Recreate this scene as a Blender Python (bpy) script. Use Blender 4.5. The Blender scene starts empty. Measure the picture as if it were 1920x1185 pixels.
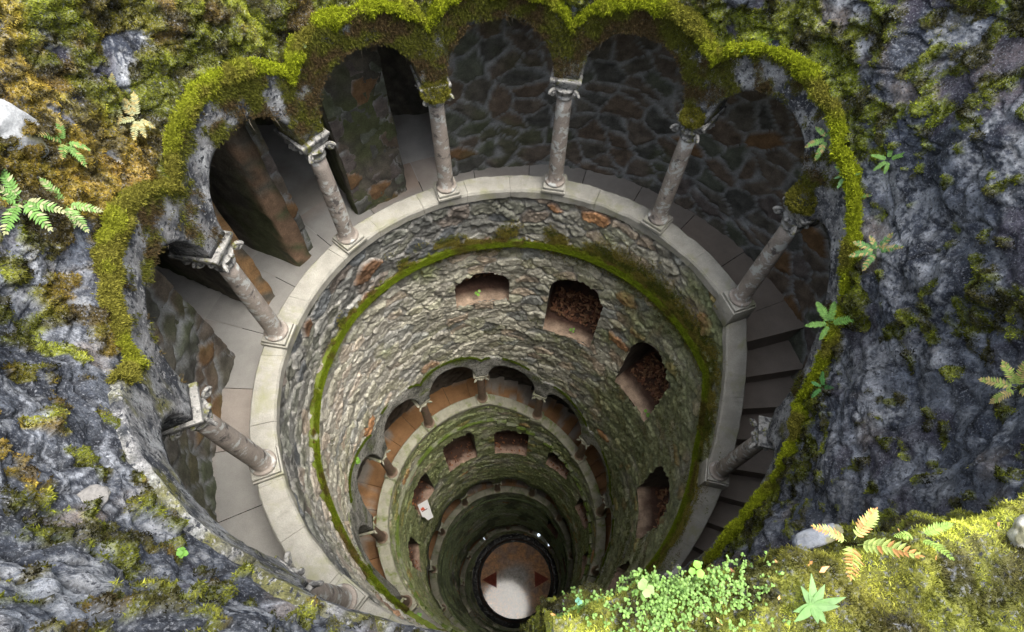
import bpy, math, random
import numpy as np
from mathutils import Vector, Matrix

# ------------------------------------------------------------------ camera, sky, sun, exposure
scene = bpy.context.scene
col = scene.collection
R_ = math.radians
cam_d = bpy.data.cameras.new('camera'); cam = bpy.data.objects.new('camera', cam_d); col.objects.link(cam)
cam_d.sensor_width = 36.0; cam_d.lens = 1070.5 / 1920 * 36.0
cam_d.clip_start = 0.02; cam_d.clip_end = 500
cam.location = (-0.102, -2.655, 6.219)
_t, _r = 1.0675, -0.0273
f_ = np.array([0, math.cos(_t), -math.sin(_t)]); u0 = np.array([0, math.sin(_t), math.cos(_t)]); x0 = np.array([1., 0, 0])
# image right X = x*cr - up*sr ; image up U = x*sr + up*cr
rx = x0 * math.cos(_r) - u0 * math.sin(_r); ux = x0 * math.sin(_r) + u0 * math.cos(_r)
M = Matrix(((rx[0], ux[0], -f_[0], 0), (rx[1], ux[1], -f_[1], 0), (rx[2], ux[2], -f_[2], 0), (0, 0, 0, 1)))
cam.matrix_world = Matrix.Translation(cam.location) @ M
scene.camera = cam

SUN_B, SUN_E = 108.0, 75.0          # bearing (clockwise from north = image up) and elevation
w = bpy.data.worlds.new('World'); scene.world = w; w.use_nodes = True
nt = w.node_tree; nt.nodes.clear()
sky = nt.nodes.new('ShaderNodeTexSky'); sky.sky_type = 'NISHITA'; sky.sun_disc = False
sky.sun_elevation = R_(SUN_E); sky.sun_rotation = R_(SUN_B); sky.air_density = 1.6; sky.dust_density = 5.0; sky.ozone_density = 0.6
hs = nt.nodes.new('ShaderNodeHueSaturation'); hs.inputs['Saturation'].default_value = 0.45
bg = nt.nodes.new('ShaderNodeBackground'); bg.inputs['Strength'].default_value = 0.15
wo = nt.nodes.new('ShaderNodeOutputWorld')
nt.links.new(sky.outputs[0], hs.inputs['Color']); nt.links.new(hs.outputs[0], bg.inputs['Color']); nt.links.new(bg.outputs[0], wo.inputs['Surface'])
sd = bpy.data.lights.new('sun', 'SUN'); sd.energy = 1.5; sd.angle = R_(38); sd.color = (1.0, 0.95, 0.86)
so = bpy.data.objects.new('sun', sd); col.objects.link(so)
_d = Vector((math.sin(R_(SUN_B)) * math.cos(R_(SUN_E)), math.cos(R_(SUN_B)) * math.cos(R_(SUN_E)), math.sin(R_(SUN_E))))
so.rotation_euler = _d.to_track_quat('Z', 'Y').to_euler()
scene.view_settings.view_transform = 'Standard'; scene.view_settings.look = 'None'
scene.view_settings.exposure = 1.72; scene.view_settings.gamma = 1.0
scene.render.engine = 'CYCLES'
scene.cycles.max_bounces = 10; scene.cycles.diffuse_bounces = 8

# ------------------------------------------------------------------ helpers: noise
rng = np.random.RandomState(7)
_perm = rng.permutation(4096).astype(np.int64); _val = rng.rand(4096)
def _h(i, j, k):
    return _val[_perm[(_perm[(_perm[i & 4095] + j) & 4095] + k) & 4095]]
def vn(x, y, z):
    xi = np.floor(x).astype(np.int64); yi = np.floor(y).astype(np.int64); zi = np.floor(z).astype(np.int64)
    fx = x - xi; fy = y - yi; fz = z - zi
    fx = fx*fx*(3-2*fx); fy = fy*fy*(3-2*fy); fz = fz*fz*(3-2*fz)
    def L(a, b, t): return a + (b-a)*t
    return L(L(L(_h(xi,yi,zi), _h(xi+1,yi,zi), fx), L(_h(xi,yi+1,zi), _h(xi+1,yi+1,zi), fx), fy),
             L(L(_h(xi,yi,zi+1), _h(xi+1,yi,zi+1), fx), L(_h(xi,yi+1,zi+1), _h(xi+1,yi+1,zi+1), fx), fy), fz)
def fbm(p, s, o=4, seed=0, g=0.5):
    """p: (...,3), s: feature size in metres, returns about -1..1"""
    q = p / s + seed * 17.31 + 100
    a = 1.0; t = 0; n = 0
    for i in range(o):
        t = t + a * (vn(q[..., 0], q[..., 1], q[..., 2]) * 2 - 1); n += a; a *= g; q = q * 2.03 + 5.7
    return t / n * 1.5
def ss(a, b, x):
    t = np.clip((x - a) / (b - a), 0, 1); return t*t*(3-2*t)
def cells(u, v, su, sv, per, seed, jit=0.42):
    """irregular stones: u periodic with `per` cells (per*su = circumference). returns id(0..1), edge distance (m), second random"""
    U = u / su; V = v / sv
    iu = np.floor(U).astype(np.int64); iv = np.floor(V).astype(np.int64)
    d1 = np.full(U.shape, 9.); d2 = np.full(U.shape, 9.); idd = np.zeros(U.shape); id2 = np.zeros(U.shape)
    for a in (-1, 0, 1):
        for b in (-1, 0, 1):
            ci = iu + a; cj = iv + b; cm = np.mod(ci, per) if per else ci
            ox = .5 + (_h(cm + 11*seed, cj, np.full_like(cj, 3)) - .5) * 2 * jit + .5 * (np.mod(cj, 2)) * .6
            oy = .5 + (_h(cm + 11*seed, cj, np.full_like(cj, 7)) - .5) * 2 * jit
            dd = np.sqrt((ci + ox - U)**2 + (cj + oy - V)**2)
            r1 = _h(cm + 11*seed, cj, np.full_like(cj, 13)); r2 = _h(cm + 11*seed, cj, np.full_like(cj, 19))
            new = dd < d1
            d2 = np.where(new, d1, np.minimum(d2, dd)); idd = np.where(new, r1, idd); id2 = np.where(new, r2, id2); d1 = np.where(new, dd, d1)
    return idd, (d2 - d1) * min(su, sv) * .5, id2
def mixc(a, b, t):
    return np.asarray(a) * (1 - t[..., None]) + np.asarray(b) * t[..., None]

# ------------------------------------------------------------------ helpers: place and mesh
def P(r, b, z):
    """point at radius r, bearing b (degrees, clockwise from north), height z; the old shaft leans and bows a little"""
    a = np.radians(b); z = np.asarray(z, float)
    zz = np.minimum(z, 0)
    return np.stack(np.broadcast_arrays(r*np.sin(a) + .0304*zz + .00137*zz*zz, r*np.cos(a) + .0244*zz + .00093*zz*zz, z), -1)
def mesh(name, V, F, m, parent=None, C=None, smooth=True):
    """V (n,3), F (k,3|4) or list of them; C (n,3) base colours"""
    me = bpy.data.meshes.new(name)
    V = np.asarray(V, np.float32).reshape(-1, 3)
    Fs = [np.asarray(F)] if not isinstance(F, list) else [np.asarray(f) for f in F if len(f)]
    me.vertices.add(len(V)); me.vertices.foreach_set('co', V.ravel())
    loops = np.concatenate([f.ravel() for f in Fs]); tot = np.concatenate([np.full(len(f), f.shape[1]) for f in Fs])
    st = np.concatenate([[0], np.cumsum(tot)[:-1]])
    me.loops.add(len(loops)); me.loops.foreach_set('vertex_index', loops.astype(np.int32))
    me.polygons.add(len(tot)); me.polygons.foreach_set('loop_start', st.astype(np.int32)); me.polygons.foreach_set('loop_total', tot.astype(np.int32))
    me.polygons.foreach_set('use_smooth', np.full(len(tot), smooth))
    me.update(calc_edges=True)
    if C is not None:
        at = me.color_attributes.new('tint', 'FLOAT_COLOR', 'POINT')
        c = np.ones((len(V), 4), np.float32); c[:, :3] = np.clip(np.asarray(C).reshape(-1, 3), 0, 1); at.data.foreach_set('color', c.ravel())
    me.materials.append(m)
    o = bpy.data.objects.new(name, me); col.objects.link(o)
    if parent: o.parent = parent
    return o
def gridF(nr, nc, keep=None, wrap=False, off=0, flip=False):
    i, j = np.meshgrid(np.arange(nr-1), np.arange(nc if wrap else nc-1), indexing='ij')
    a = i*nc + j; b = i*nc + (j+1) % nc; c = (i+1)*nc + (j+1) % nc; d = (i+1)*nc + j
    F = np.stack([a, b, c, d], -1) if not flip else np.stack([a, d, c, b], -1)
    F = F[keep] if keep is not None else F.reshape(-1, 4)
    return F + off
def tag(o, label=None, cat=None, group=None, kind=None):
    if label: o['label'] = label
    if cat: o['category'] = cat
    if group: o['group'] = group
    if kind: o['kind'] = kind
    return o
def empty(name, loc=(0, 0, 0), rz=0):
    o = bpy.data.objects.new(name, None); col.objects.link(o); o.location = loc; o.rotation_euler = (0, 0, rz); o.empty_display_size = .2
    return o
class MB:
    def __init__(s): s.V = []; s.F = []; s.n = 0
    def add(s, V, F):
        V = np.asarray(V, float).reshape(-1, 3); s.V.append(V); s.F += [tuple(int(q)+s.n for q in f) for f in F]; s.n += len(V)
    def box(s, x0, x1, y0, y1, z0, z1):
        s.add([(x, y, z) for z in (z0, z1) for y in (y0, y1) for x in (x0, x1)], [(0,2,3,1),(4,5,7,6),(0,1,5,4),(2,6,7,3),(0,4,6,2),(1,3,7,5)])
    def lathe(s, prof, n=28, c=(0, 0)):
        V = []; F = []
        for r, z in prof:
            for k in range(n): a = 2*math.pi*k/n; V.append((c[0]+r*math.cos(a), c[1]+r*math.sin(a), z))
        for i in range(len(prof)-1):
            for k in range(n): F.append((i*n+k, i*n+(k+1) % n, (i+1)*n+(k+1) % n, (i+1)*n+k))
        F.append(tuple(range(n))[::-1]); F.append(tuple((len(prof)-1)*n+k for k in range(n)))
        s.add(V, F)
    def tube(s, pts, rad, n=8):
        pts = [np.array(p, float) for p in pts]; V = []; F = []
        for i, p in enumerate(pts):
            d = pts[min(i+1, len(pts)-1)] - pts[max(i-1, 0)]; d /= np.linalg.norm(d)
            a = np.cross(d, (0, 0, 1)); 
            if np.linalg.norm(a) < .1: a = np.cross(d, (1, 0, 0))
            a /= np.linalg.norm(a); b = np.cross(d, a); r = rad[i] if hasattr(rad, '__len__') else rad
            for k in range(n): t = 2*math.pi*k/n; V.append(p + r*(math.cos(t)*a + math.sin(t)*b))
        for i in range(len(pts)-1):
            for k in range(n): F.append((i*n+k, i*n+(k+1) % n, (i+1)*n+(k+1) % n, (i+1)*n+k))
        F.append(tuple(range(n))[::-1]); F.append(tuple((len(pts)-1)*n+k for k in range(n)))
        s.add(V, F)
    def build(s, name, m, parent=None, bevel=0, smooth=True):
        me = bpy.data.meshes.new(name); me.from_pydata([tuple(v) for v in np.concatenate(s.V)], [], s.F); me.materials.append(m)
        me.polygons.foreach_set('use_smooth', [smooth]*len(me.polygons)); me.update()
        o = bpy.data.objects.new(name, me); col.objects.link(o)
        if parent: o.parent = parent
        if bevel:
            b = o.modifiers.new('bevel', 'BEVEL'); b.width = bevel; b.segments = 2; b.limit_method = 'ANGLE'; b.angle_limit = R_(40)
        return o

# ------------------------------------------------------------------ helpers: materials
def mat(name, base=None, var=.25, scale=8, bump=.3, bscale=60, rough=.85, spec=.3, spots=None, trans=0, bdist=.01, rvar=0, coat=0, objrand=0):
    """base None: the mesh's own tint; noise varies it in value; optional lichen spots ((colour, scale, lo, hi))"""
    m = bpy.data.materials.new(name); m.use_nodes = True; n = m.node_tree; N = n.nodes; L = n.links
    bs = N['Principled BSDF']; bs.inputs['Roughness'].default_value = rough; bs.inputs['Specular IOR Level'].default_value = spec
    geo = N.new('ShaderNodeNewGeometry'); pos = geo.outputs['Position']
    if base is None:
        a = N.new('ShaderNodeVertexColor'); a.layer_name = 'tint'; c = a.outputs[0]
    else:
        a = N.new('ShaderNodeRGB'); a.outputs[0].default_value = (*base, 1); c = a.outputs[0]
    def noise(sc, det=6, ro=.6, dist=0):
        t = N.new('ShaderNodeTexNoise'); t.inputs['Scale'].default_value = sc; t.inputs['Detail'].default_value = det; t.inputs['Roughness'].default_value = ro; t.inputs['Distortion'].default_value = dist
        L.new(pos, t.inputs['Vector']); return t.outputs[0]
    def rng_(v, a0, a1, b0, b1):
        r = N.new('ShaderNodeMapRange'); r.inputs[1].default_value = a0; r.inputs[2].default_value = a1; r.inputs[3].default_value = b0; r.inputs[4].default_value = b1; L.new(v, r.inputs[0]); return r.outputs[0]
    def mul(c, v):
        x = N.new('ShaderNodeVectorMath'); x.operation = 'MULTIPLY'; L.new(c, x.inputs[0]); L.new(v, x.inputs[1]); return x.outputs[0]
    nz = noise(scale); c = mul(c, rng_(nz, .3, .7, 1-var, 1+var))
    c = mul(c, rng_(noise(bscale, 3, .7), .3, .7, 1-var*.8, 1+var*.8))
    if objrand:
        oi = N.new('ShaderNodeObjectInfo'); c = mul(c, rng_(oi.outputs['Random'], 0, 1, 1-objrand, 1+objrand))
    for s in (spots or []):
        q = rng_(noise(s[1], 5, .65, .3), s[2], s[3], 0, 1)
        x = N.new('ShaderNodeMix'); x.data_type = 'RGBA'; L.new(q, x.inputs[0]); L.new(c, x.inputs[6]); x.inputs[7].default_value = (*s[0], 1); c = x.outputs[2]
    L.new(c, bs.inputs['Base Color'])
    if rvar: L.new(rng_(noise(scale*1.5), .35, .65, rough-rvar, rough+rvar), bs.inputs['Roughness'])
    if coat: bs.inputs['Coat Weight'].default_value = coat; bs.inputs['Coat Roughness'].default_value = .07
    if bump:
        b = N.new('ShaderNodeBump'); b.inputs['Strength'].default_value = bump; b.inputs['Distance'].default_value = bdist
        L.new(noise(bscale, 6, .65), b.inputs['Height']); L.new(b.outputs[0], bs.inputs['Normal'])
    if trans:
        tr = N.new('ShaderNodeBsdfTranslucent'); L.new(c, tr.inputs[0]); mx = N.new('ShaderNodeMixShader'); mx.inputs[0].default_value = trans
        out = N['Material Output']; L.new(bs.outputs[0], mx.inputs[1]); L.new(tr.outputs[0], mx.inputs[2]); L.new(mx.outputs[0], out.inputs['Surface'])
    return m
M_rubble = mat('rubble_stone', None, .3, 14, .9, 45, .85, bdist=.02)
M_rock = mat('weathered_rock', None, .45, 9, 1.0, 55, .8, bdist=.02, spots=[((.20, .21, .235), 70, .54, .68), ((.02, .022, .03), 40, .55, .66)])
M_cope = mat('coping_granite', (.30, .29, .255), .18, 5, .6, 90, .85, spots=[((.24, .24, .15), 3.0, .5, .7), ((.13, .13, .12), 2.2, .6, .8), ((.15, .15, .14), 120, .58, .7)])
M_cope2 = mat('mossy_coping_granite', (.33, .32, .25), .2, 5, .5, 90, .85, spots=[((.16, .2, .05), 4.0, .5, .68)])
M_cope3 = mat('damp_coping_granite', (.27, .26, .2), .2, 5, .5, 60, .8, spots=[((.1, .13, .04), 3.0, .5, .68)])
M_col = mat('column_granite', (.27, .235, .205), .22, 7, .5, 70, .8, spots=[((.42, .43, .41), 8, .53, .60), ((.09, .08, .075), 6, .57, .66)])
M_col2 = mat('brown_column_granite', (.23, .16, .115), .25, 7, .4, 70, .75, spots=[((.14, .16, .06), 7, .58, .68)])
M_cap = mat('carved_capital_stone', (.26, .255, .24), .3, 12, .8, 60, .85, spots=[((.07, .07, .07), 14, .5, .6), ((.15, .15, .04), 9, .56, .64)])
M_moss = mat('moss', None, .25, 20, .6, 150, 1.0, .1, bdist=.01)
M_fuzz = mat('moss_tuft', None, .2, 12, 0, 60, 1.0, .1, trans=.3)
M_arch = mat('arch_stone', None, .45, 14, .9, 50, .85, bdist=.02, spots=[((.34, .34, .34), 30, .55, .64), ((.03, .033, .04), 24, .54, .62)])
M_gal = mat('gallery_stone', None, .3, 8, .7, 50, .85, bdist=.02)
M_floor1 = mat('marble_paving', None, .12, 4, .1, 80, .55)
M_floor2 = mat('stair_stone', None, .2, 5, .3, 70, .6)
M_dark = mat('damp_plaster', (.16, .15, .13), .4, 3, .5, 30, .9)

# ------------------------------------------------------------------ the helix of the galleries
ZT_B = [-200, 70, 72, 222, 350, 640, 757, 1030, 1320]
ZT_Z = [0, 0, -.22, -8.23, -8.23, -19.65, -19.65, -32.6, -32.6]
def zt(B): return np.interp(B, ZT_B, ZT_Z)
COLS = [-171.2, -146.0, -113.2, -82.0, -51.2, -21.2, 8.8, 38.8, 68.9, 102.0, 133., 164., 195.5, 226.8, 256.8, 286.8, 316.8, 346.8, 376.8, 406.8, 436.8,
        466.8, 496.8, 526.8, 556.8, 590.9, 620.9, 650.9, 680.9, 710.9, 740.9, 770.9, 800.9, 830.9, 860.9, 890.9, 920.9, 950.9, 980.9, 1010.9, 1040.9, 1070.9, 1100.9, 1130.9, 1160.9, 1190.9, 1220.9, 1250.9, 1280.9, 1310.9]
COLS = [-201.2] + COLS
cz = np.array([zt(c) for c in COLS]); CB = np.array(COLS)
SPR = 1.86
def INC(B): return np.interp(B, [0, 180, 222, 258, 279, 306, 345, 600], [2.56, 2.6, 4.0, 3.85, 3.25, 2.85, 2.7, 2.7])
def CRE(B): return INC(B) + np.interp(B, [-150, -120, -70, -30, 10, 40, 100, 222, 264, 300, 345], [.36, .44, .46, .38, .30, .38, .38, .6, .6, .5, .42])
def VAL(B): return CRE(B) - .5
def bay(B):
    i = np.clip(np.searchsorted(CB, B, side='right') - 1, 0, len(CB) - 2)
    t = (B - CB[i]) / (CB[i+1] - CB[i]); return i, t, cz[i] + (cz[i+1] - cz[i]) * t, (CB[i+1] - CB[i]) / 2
def intr(B):
    i, t, z0, hw = bay(B); x = np.abs(2*t - 1) * hw / (hw - 2.9)
    return z0 + np.where(x < 1, SPR + (INC(B)-SPR) * np.clip(1 - x**2.3, 0, 1)**.5, SPR)
def crest(B):
    i, t, z0, hw = bay(B); x = np.abs(2*t - 1)
    return z0 + VAL(B) + (CRE(B)-VAL(B)) * np.sqrt(np.clip(1 - (x*.97)**2.2, 0, 1))
RC = 3.0; RIN, ROUT = 2.80, 3.09; RW = 2.845
def RF(B): return np.interp(B, [-200, -180, -163, -148, -140, -130, -118], [2.70, 2.70, 2.73, 2.80, 2.83, 2.85, 2.86])
GREEN = np.array([.12, .17, .03])

# ------------------------------------------------------------------ niches in the shaft wall: bearing, half width (deg), z bottom, z spring, rise, depth
NICHES = [dict(b=-12, w=10, z0=-3.0, z1=-2.45, h=.38), dict(b=23, w=10.2, z0=-3.98, z1=-2.5, h=.5), dict(b=58.5, w=10.2, z0=-4.45, z1=-3.0, h=.65),
          dict(b=97, w=11, z0=-6.3, z1=-4.6, h=.7)]
def in_niche(b, z, q, g=0.):
    d = np.abs((b - q['b'] + 180) % 360 - 180) / (q['w'] + g*20)
    return (d < 1) & (z > q['z0'] - g) & (z < q['z1'] + g + q['h'] * np.sqrt(np.clip(1 - d*d, 0, 1)))
NICHES[-1:] = [dict(b=97, w=11, z0=-6.3, z1=-4.6, h=.7), dict(b=124, w=8, z0=-7.6, z1=-6.4, h=.4)]
NICHES2 = [dict(b=-31, w=10.5, z0=-13.1, z1=-10.7, h=.5), dict(b=3, w=11, z0=-13.2, z1=-11.0, h=.3), dict(b=37, w=8.5, z0=-13.2, z1=-11.8, h=.4),
           dict(b=-66, w=9.5, z0=-13.3, z1=-11.2, h=.4), dict(b=-100, w=9, z0=-14.3, z1=-12.2, h=.4), dict(b=69, w=8.5, z0=-14.8, z1=-13.3, h=.4), dict(b=100, w=8.5, z0=-16.2, z1=-14.6, h=.4)]
NICHES3 = [dict(b=50, w=8, z0=-24.8, z1=-22.6, h=.4), dict(b=84, w=8, z0=-26.2, z1=-24.6, h=.4)]

# ------------------------------------------------------------------ shaft wall sections
def shaft_section(name, B0, nc, nr, niches, k, lab):
    B = B0 + np.arange(nc + 1) * 360. / nc
    top = zt(B) - .165; bot = zt(B + 360) - .02
    if k == 4: bot = np.full_like(B, -35.02)
    v = np.linspace(0, 1, nr)
    Z = top[None] + (bot - top)[None] * v[:, None]; BB = np.broadcast_to(B, Z.shape)
    pos = P(RW, BB, Z)
    wob = fbm(pos, .5, 3, 2) * .07; wob2 = fbm(pos, .16, 2, 5) * .03
    U = np.radians(BB) * RW; per = 52 if k == 1 else 50; su = 2*math.pi*RW/per; sv = .235 if k == 1 else .22
    idd, e, id2 = cells(U + wob, Z + wob2 + fbm(pos, .5, 2, 9) * .06, su, sv, per, 1 + k)
    n1 = fbm(pos, .12, 4, 3); n2 = fbm(pos, 1.3, 3, 4); n3 = fbm(pos, .4, 3, 6); n4 = fbm(pos, .045, 2, 8)
    st = ss(.003, .024, e + n4*.006 + n1*.006)                      # 0 in the joints
    r = RW - .026 * st - (id2 - .5) * .05 * st - n1 * .022 - n4*.012 + .012
    # colours
    br = np.mod(BB + 180, 360) - 180
    pal = np.array([(.22, .205, .18), (.30, .28, .24), (.17, .17, .165), (.33, .31, .27), (.25, .235, .18), (.20, .19, .165), (.29, .235, .19), (.26, .25, .20)]) * np.array([1.36, 1.39, 1.30])
    c = pal[np.clip((idd * 8).astype(int), 0, 7)].astype(float)
    orange = (id2 > .978)[..., None]; c = np.where(orange, np.array([.36, .19, .09]), c)
    c = c * (.78 + .5*_h((id2*4000).astype(np.int64), (idd*4000).astype(np.int64), np.full(idd.shape, 5, np.int64))[..., None]) * (1 + .45 * n1[..., None])
    c = mixc(c, [.05, .045, .04], (1 - ss(.0, .012, e + n4*.004)) * ss(.0, .3, n3 + .15 + .5*ss(-60, 20, np.mod(BB+180, 360)-180)) * .85)
    mor = np.array([.40, .39, .36])
    left = ss(-20, -60, br) * ss(-200, -120, br) if False else ss(-10, -55, br)
    right = ss(15, 75, br)
    if k == 1:
        up = ss(-1.6, -.9, Z + n2*.3)                      # band above the string course: darker stones, white joints on the left
        c = mixc(c, c * np.array([.40, .42, .48]), up * ss(40, -20, br)); c = mixc(c, c*.75, up*right)
        pale = ss(-1.2, -1.6, Z) * left * ss(-.3, .2, n2 + .25)
        c = mixc(c, c * .55 + np.array([.15, .143, .13]), pale)
        mor_a = np.clip(1 - st, 0, 1) * (.42 + .4*up*left + .35*pale) * ss(-.6, .2, n3)
    else:
        mor_a = np.clip(1 - st, 0, 1) * .15
        c = c * 1.35
    c = mixc(c, mor, mor_a)
    # damp and green growth
    depth = np.clip(-Z / 12., 0, 1)
    gr = np.clip(.22 + .6*right + (.45 if k == 2 else .0) + (.5 if k >= 3 else 0) + .25*depth - .35*left*(k == 1), 0, 1)
    m = ss(.25, 1.0, gr + .55*n2 + .45*n3 + .15*n1)
    low = ss(.6, 1., np.clip(-Z/8.2, 0, 1)) * (k == 1)
    m = np.clip(m + low * .35 * ss(-.4, .3, n3), 0, 1)
    gcol = np.array([.17, .195, .075]) if k == 1 else np.array([.24, .29, .09]) if k == 2 else np.array([.25, .33, .14])
    c = mixc(c, gcol * (1 + .4*n1[..., None]), m * .75)
    if k >= 3: c = mixc(c, np.array([.03, .03, .03]), ss(.0, .5, fbm(pos*np.array([1, 1, .35]), .6, 3, 31)) * .6)
    # rusty stain columns
    c = mixc(c, np.array([.30, .18, .07]), ss(.5, .8, fbm(pos*np.array([1, 1, .3]), .35, 3, 41)) * right * .45)
    r = r - m * .008 * (1 + n4)
    keep = np.ones((nr-1, nc), bool)
    Bm = (BB[:-1, :-1] + BB[1:, 1:]) / 2; Zm = (Z[:-1, :-1] + Z[1:, 1:]) / 2
    if k < 4:
        zo = Zm; Bn = Bm + 360
        keep &= ~((zo < crest(Bn) - .1) & (zo > zt(Bn) - .01))
    bm = np.mod(Bm + 180, 360) - 180
    for q in niches: keep &= ~in_niche(bm, Zm, q)
    # ragged lips round the openings
    V = P(r, BB, Z)
    o = mesh(name, V, gridF(nr, nc+1, keep, flip=True), M_rubble, None, c)
    tag(o, lab, 'stone wall')
    return o, (BB, Z, r, m)
S1, D1 = shaft_section('shaft_wall', -180, 1150, 600, NICHES, 1, 'pale rubble stone shaft wall between the upper arcade and the second arcade')
S2, D2 = shaft_section('shaft_wall', 180, 900, 520, NICHES2, 2, 'green stained rubble shaft wall below the second arcade with square niches')
S3, D3 = shaft_section('shaft_wall', 540, 640, 360, NICHES3, 3, 'dark wet rubble shaft wall between the third arcade and the lowest one')
S4, D4 = shaft_section('shaft_wall', 900, 360, 160, [], 4, 'black wet wall ring right round the well floor')

# ------------------------------------------------------------------ sweeps along the helix
def sweep(name, B, prof, zf, m, parent, C=None, amp=.004, fs=.12, closed=True, cap=True, seed=1):
    """prof: list of (r, dz) closed loop, swept along bearings B with height zf(B)"""
    pr = np.array(prof); n = len(pr); B = np.asarray(B, float); z0 = zf(B)
    V = P(pr[None, :, 0], B[:, None], z0[:, None] + pr[None, :, 1])
    nz = fbm(V, fs, 3, seed); ctr = P(pr[:, 0].mean(), B, z0 + pr[:, 1].mean())[:, None]
    d = V - ctr; d /= np.linalg.norm(d, axis=-1, keepdims=True) + 1e-9
    V = V + d * (nz * amp)[..., None]
    F = [gridF(len(B), n, None, wrap=True)]
    if cap:
        idx = np.arange(n)
        F.append(idx[None, ::-1]); F.append((idx + (len(B)-1)*n)[None])
    if C is not None and callable(C): C = C(V, B)
    return mesh(name, V, F, m, parent, C, smooth=False)
def sweep_many(name, segs, prof, zf, m, parent, amp=.004, nB=10, Cf=None):
    Vs = []; Fs = []; off = 0; pr = np.array(prof); n = len(pr); cap0 = []; Cs = []
    for a, b in segs:
        B = np.linspace(a, b, nB); z0 = zf(B)
        V = P(pr[None, :, 0], B[:, None], z0[:, None] + pr[None, :, 1] + (_val[int(abs(a)*37) % 4096]-.5)*.006)
        V = V + fbm(V, .15, 3, 3)[..., None] * amp
        Vs.append(V.reshape(-1, 3)); Fs.append(gridF(nB, n, None, wrap=True, off=off)); ix = np.arange(n) + off
        cap0.append(ix[::-1]); cap0.append(ix + (nB-1)*n); off += nB*n
    return mesh(name, np.concatenate(Vs), [np.concatenate(Fs), np.array(cap0)], m, parent, None, smooth=False)
cope_prof = [(RIN+.012, -.16), (RIN, -.145), (RIN, -.03), (RIN+.02, 0), (ROUT-.015, 0), (ROUT, -.015), (ROUT, -.16), (ROUT-.04, -.17)]

# column: local x radial outwards, y tangential
def capital_mb():
    mb = MB()
    mb.lathe([(.092, 1.565), (.112, 1.575), (.112, 1.60), (.096, 1.61), (.10, 1.64), (.125, 1.68), (.145, 1.715), (.12, 1.73)])
    mb.box(-.115, .33, -.165, .165, 1.79, 1.825); mb.box(-.10, .31, -.15, .15, 1.75, 1.79); mb.box(-.13, .345, -.18, .18, 1.825, 1.862)
    for sx in (-1, 1):
        for sy in (-1, 1):
            a = np.linspace(0, 2*math.pi*1.6, 22); pts = []
            for i, t in enumerate(a):
                r = .048 * (1 - .55*i/21); d = .135; pts.append((sx*(d + r*math.cos(t)*.72), sy*(d + r*math.cos(t)*.72), 1.70 + r*math.sin(t)))
            mb.tube(pts, [.02*(1-.3*i/21) for i in range(22)], 6)
            mb.add(*ball((sx*.125, sy*.125, 1.70), .03)); mb.add(*ball((.26, sy*.12, 1.715), .045))
    for x, y in ((.14, 0), (-.14, 0), (0, .14), (0, -.14)): mb.add(*ball((x, y, 1.725), .03))
    return mb
def ball(c, r, nu=8, nv=6):
    V = [(c[0]+r*math.sin(math.pi*i/nv)*math.cos(2*math.pi*j/nu), c[1]+r*math.sin(math.pi*i/nv)*math.sin(2*math.pi*j/nu), c[2]+r*math.cos(math.pi*i/nv)) for i in range(nv+1) for j in range(nu)]
    return V, [(i*nu+j, (i+1)*nu+j, (i+1)*nu+(j+1) % nu, i*nu+(j+1) % nu) for i in range(nv) for j in range(nu)]
def shaft_mb():
    mb = MB()
    mb.lathe([(.13, .105), (.142, .118), (.142, .14), (.128, .155), (.112, .16), (.108, .175)] + [(.104 - .014*t + .004*math.sin(math.pi*t), .18 + 1.385*t) for t in np.linspace(0, 1, 9)], 32)
    return mb
def plinth_mb(drop=.0):
    mb = MB(); mb.box(-.165, .165, -.165, .165, .003-drop, .055); mb.box(-.148, .148, -.148, .148, .055, .105); return mb
_cap = capital_mb().build('capital', M_cap, None, .006); _sh = shaft_mb().build('column', M_col); _pl = plinth_mb().build('plinth', M_cope, None, .006)
_pls = plinth_mb(.3).build('plinth', M_cope, None, .006)
_me = {'cap': _cap.data, 'sh': _sh.data, 'pl': _pl.data, 'pls': _pls.data}
def dup_mesh(me, m):
    c = me.copy(); c.materials.clear(); c.materials.append(m); return c
_me2 = {k: dup_mesh(v, {'cap': M_cope2, 'sh': M_col2, 'pl': M_cope2, 'pls': M_cope2}[k]) for k, v in _me.items()}
for o in (_cap, _sh, _pl, _pls): bpy.data.objects.remove(o)
def bev(o):
    b = o.modifiers.new('bevel', 'BEVEL'); b.width = .006; b.segments = 2; b.limit_method = 'ANGLE'; b.angle_limit = R_(50)
def put_column(B, parent, S, sloped=False, label=None):
    p = P(RC - .06, B, float(zt(B)))
    c = bpy.data.objects.new('column', S['sh']); col.objects.link(c); c.parent = parent; c.location = p; c.rotation_euler = (0, 0, math.pi/2 - R_(B))
    if label: c['label'] = label
    for nm, k in (('plinth', 'pls' if sloped else 'pl'), ('capital', 'cap')):
        o = bpy.data.objects.new(nm, S[k]); col.objects.link(o); o.parent = c; bev(o)
    return c

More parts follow.
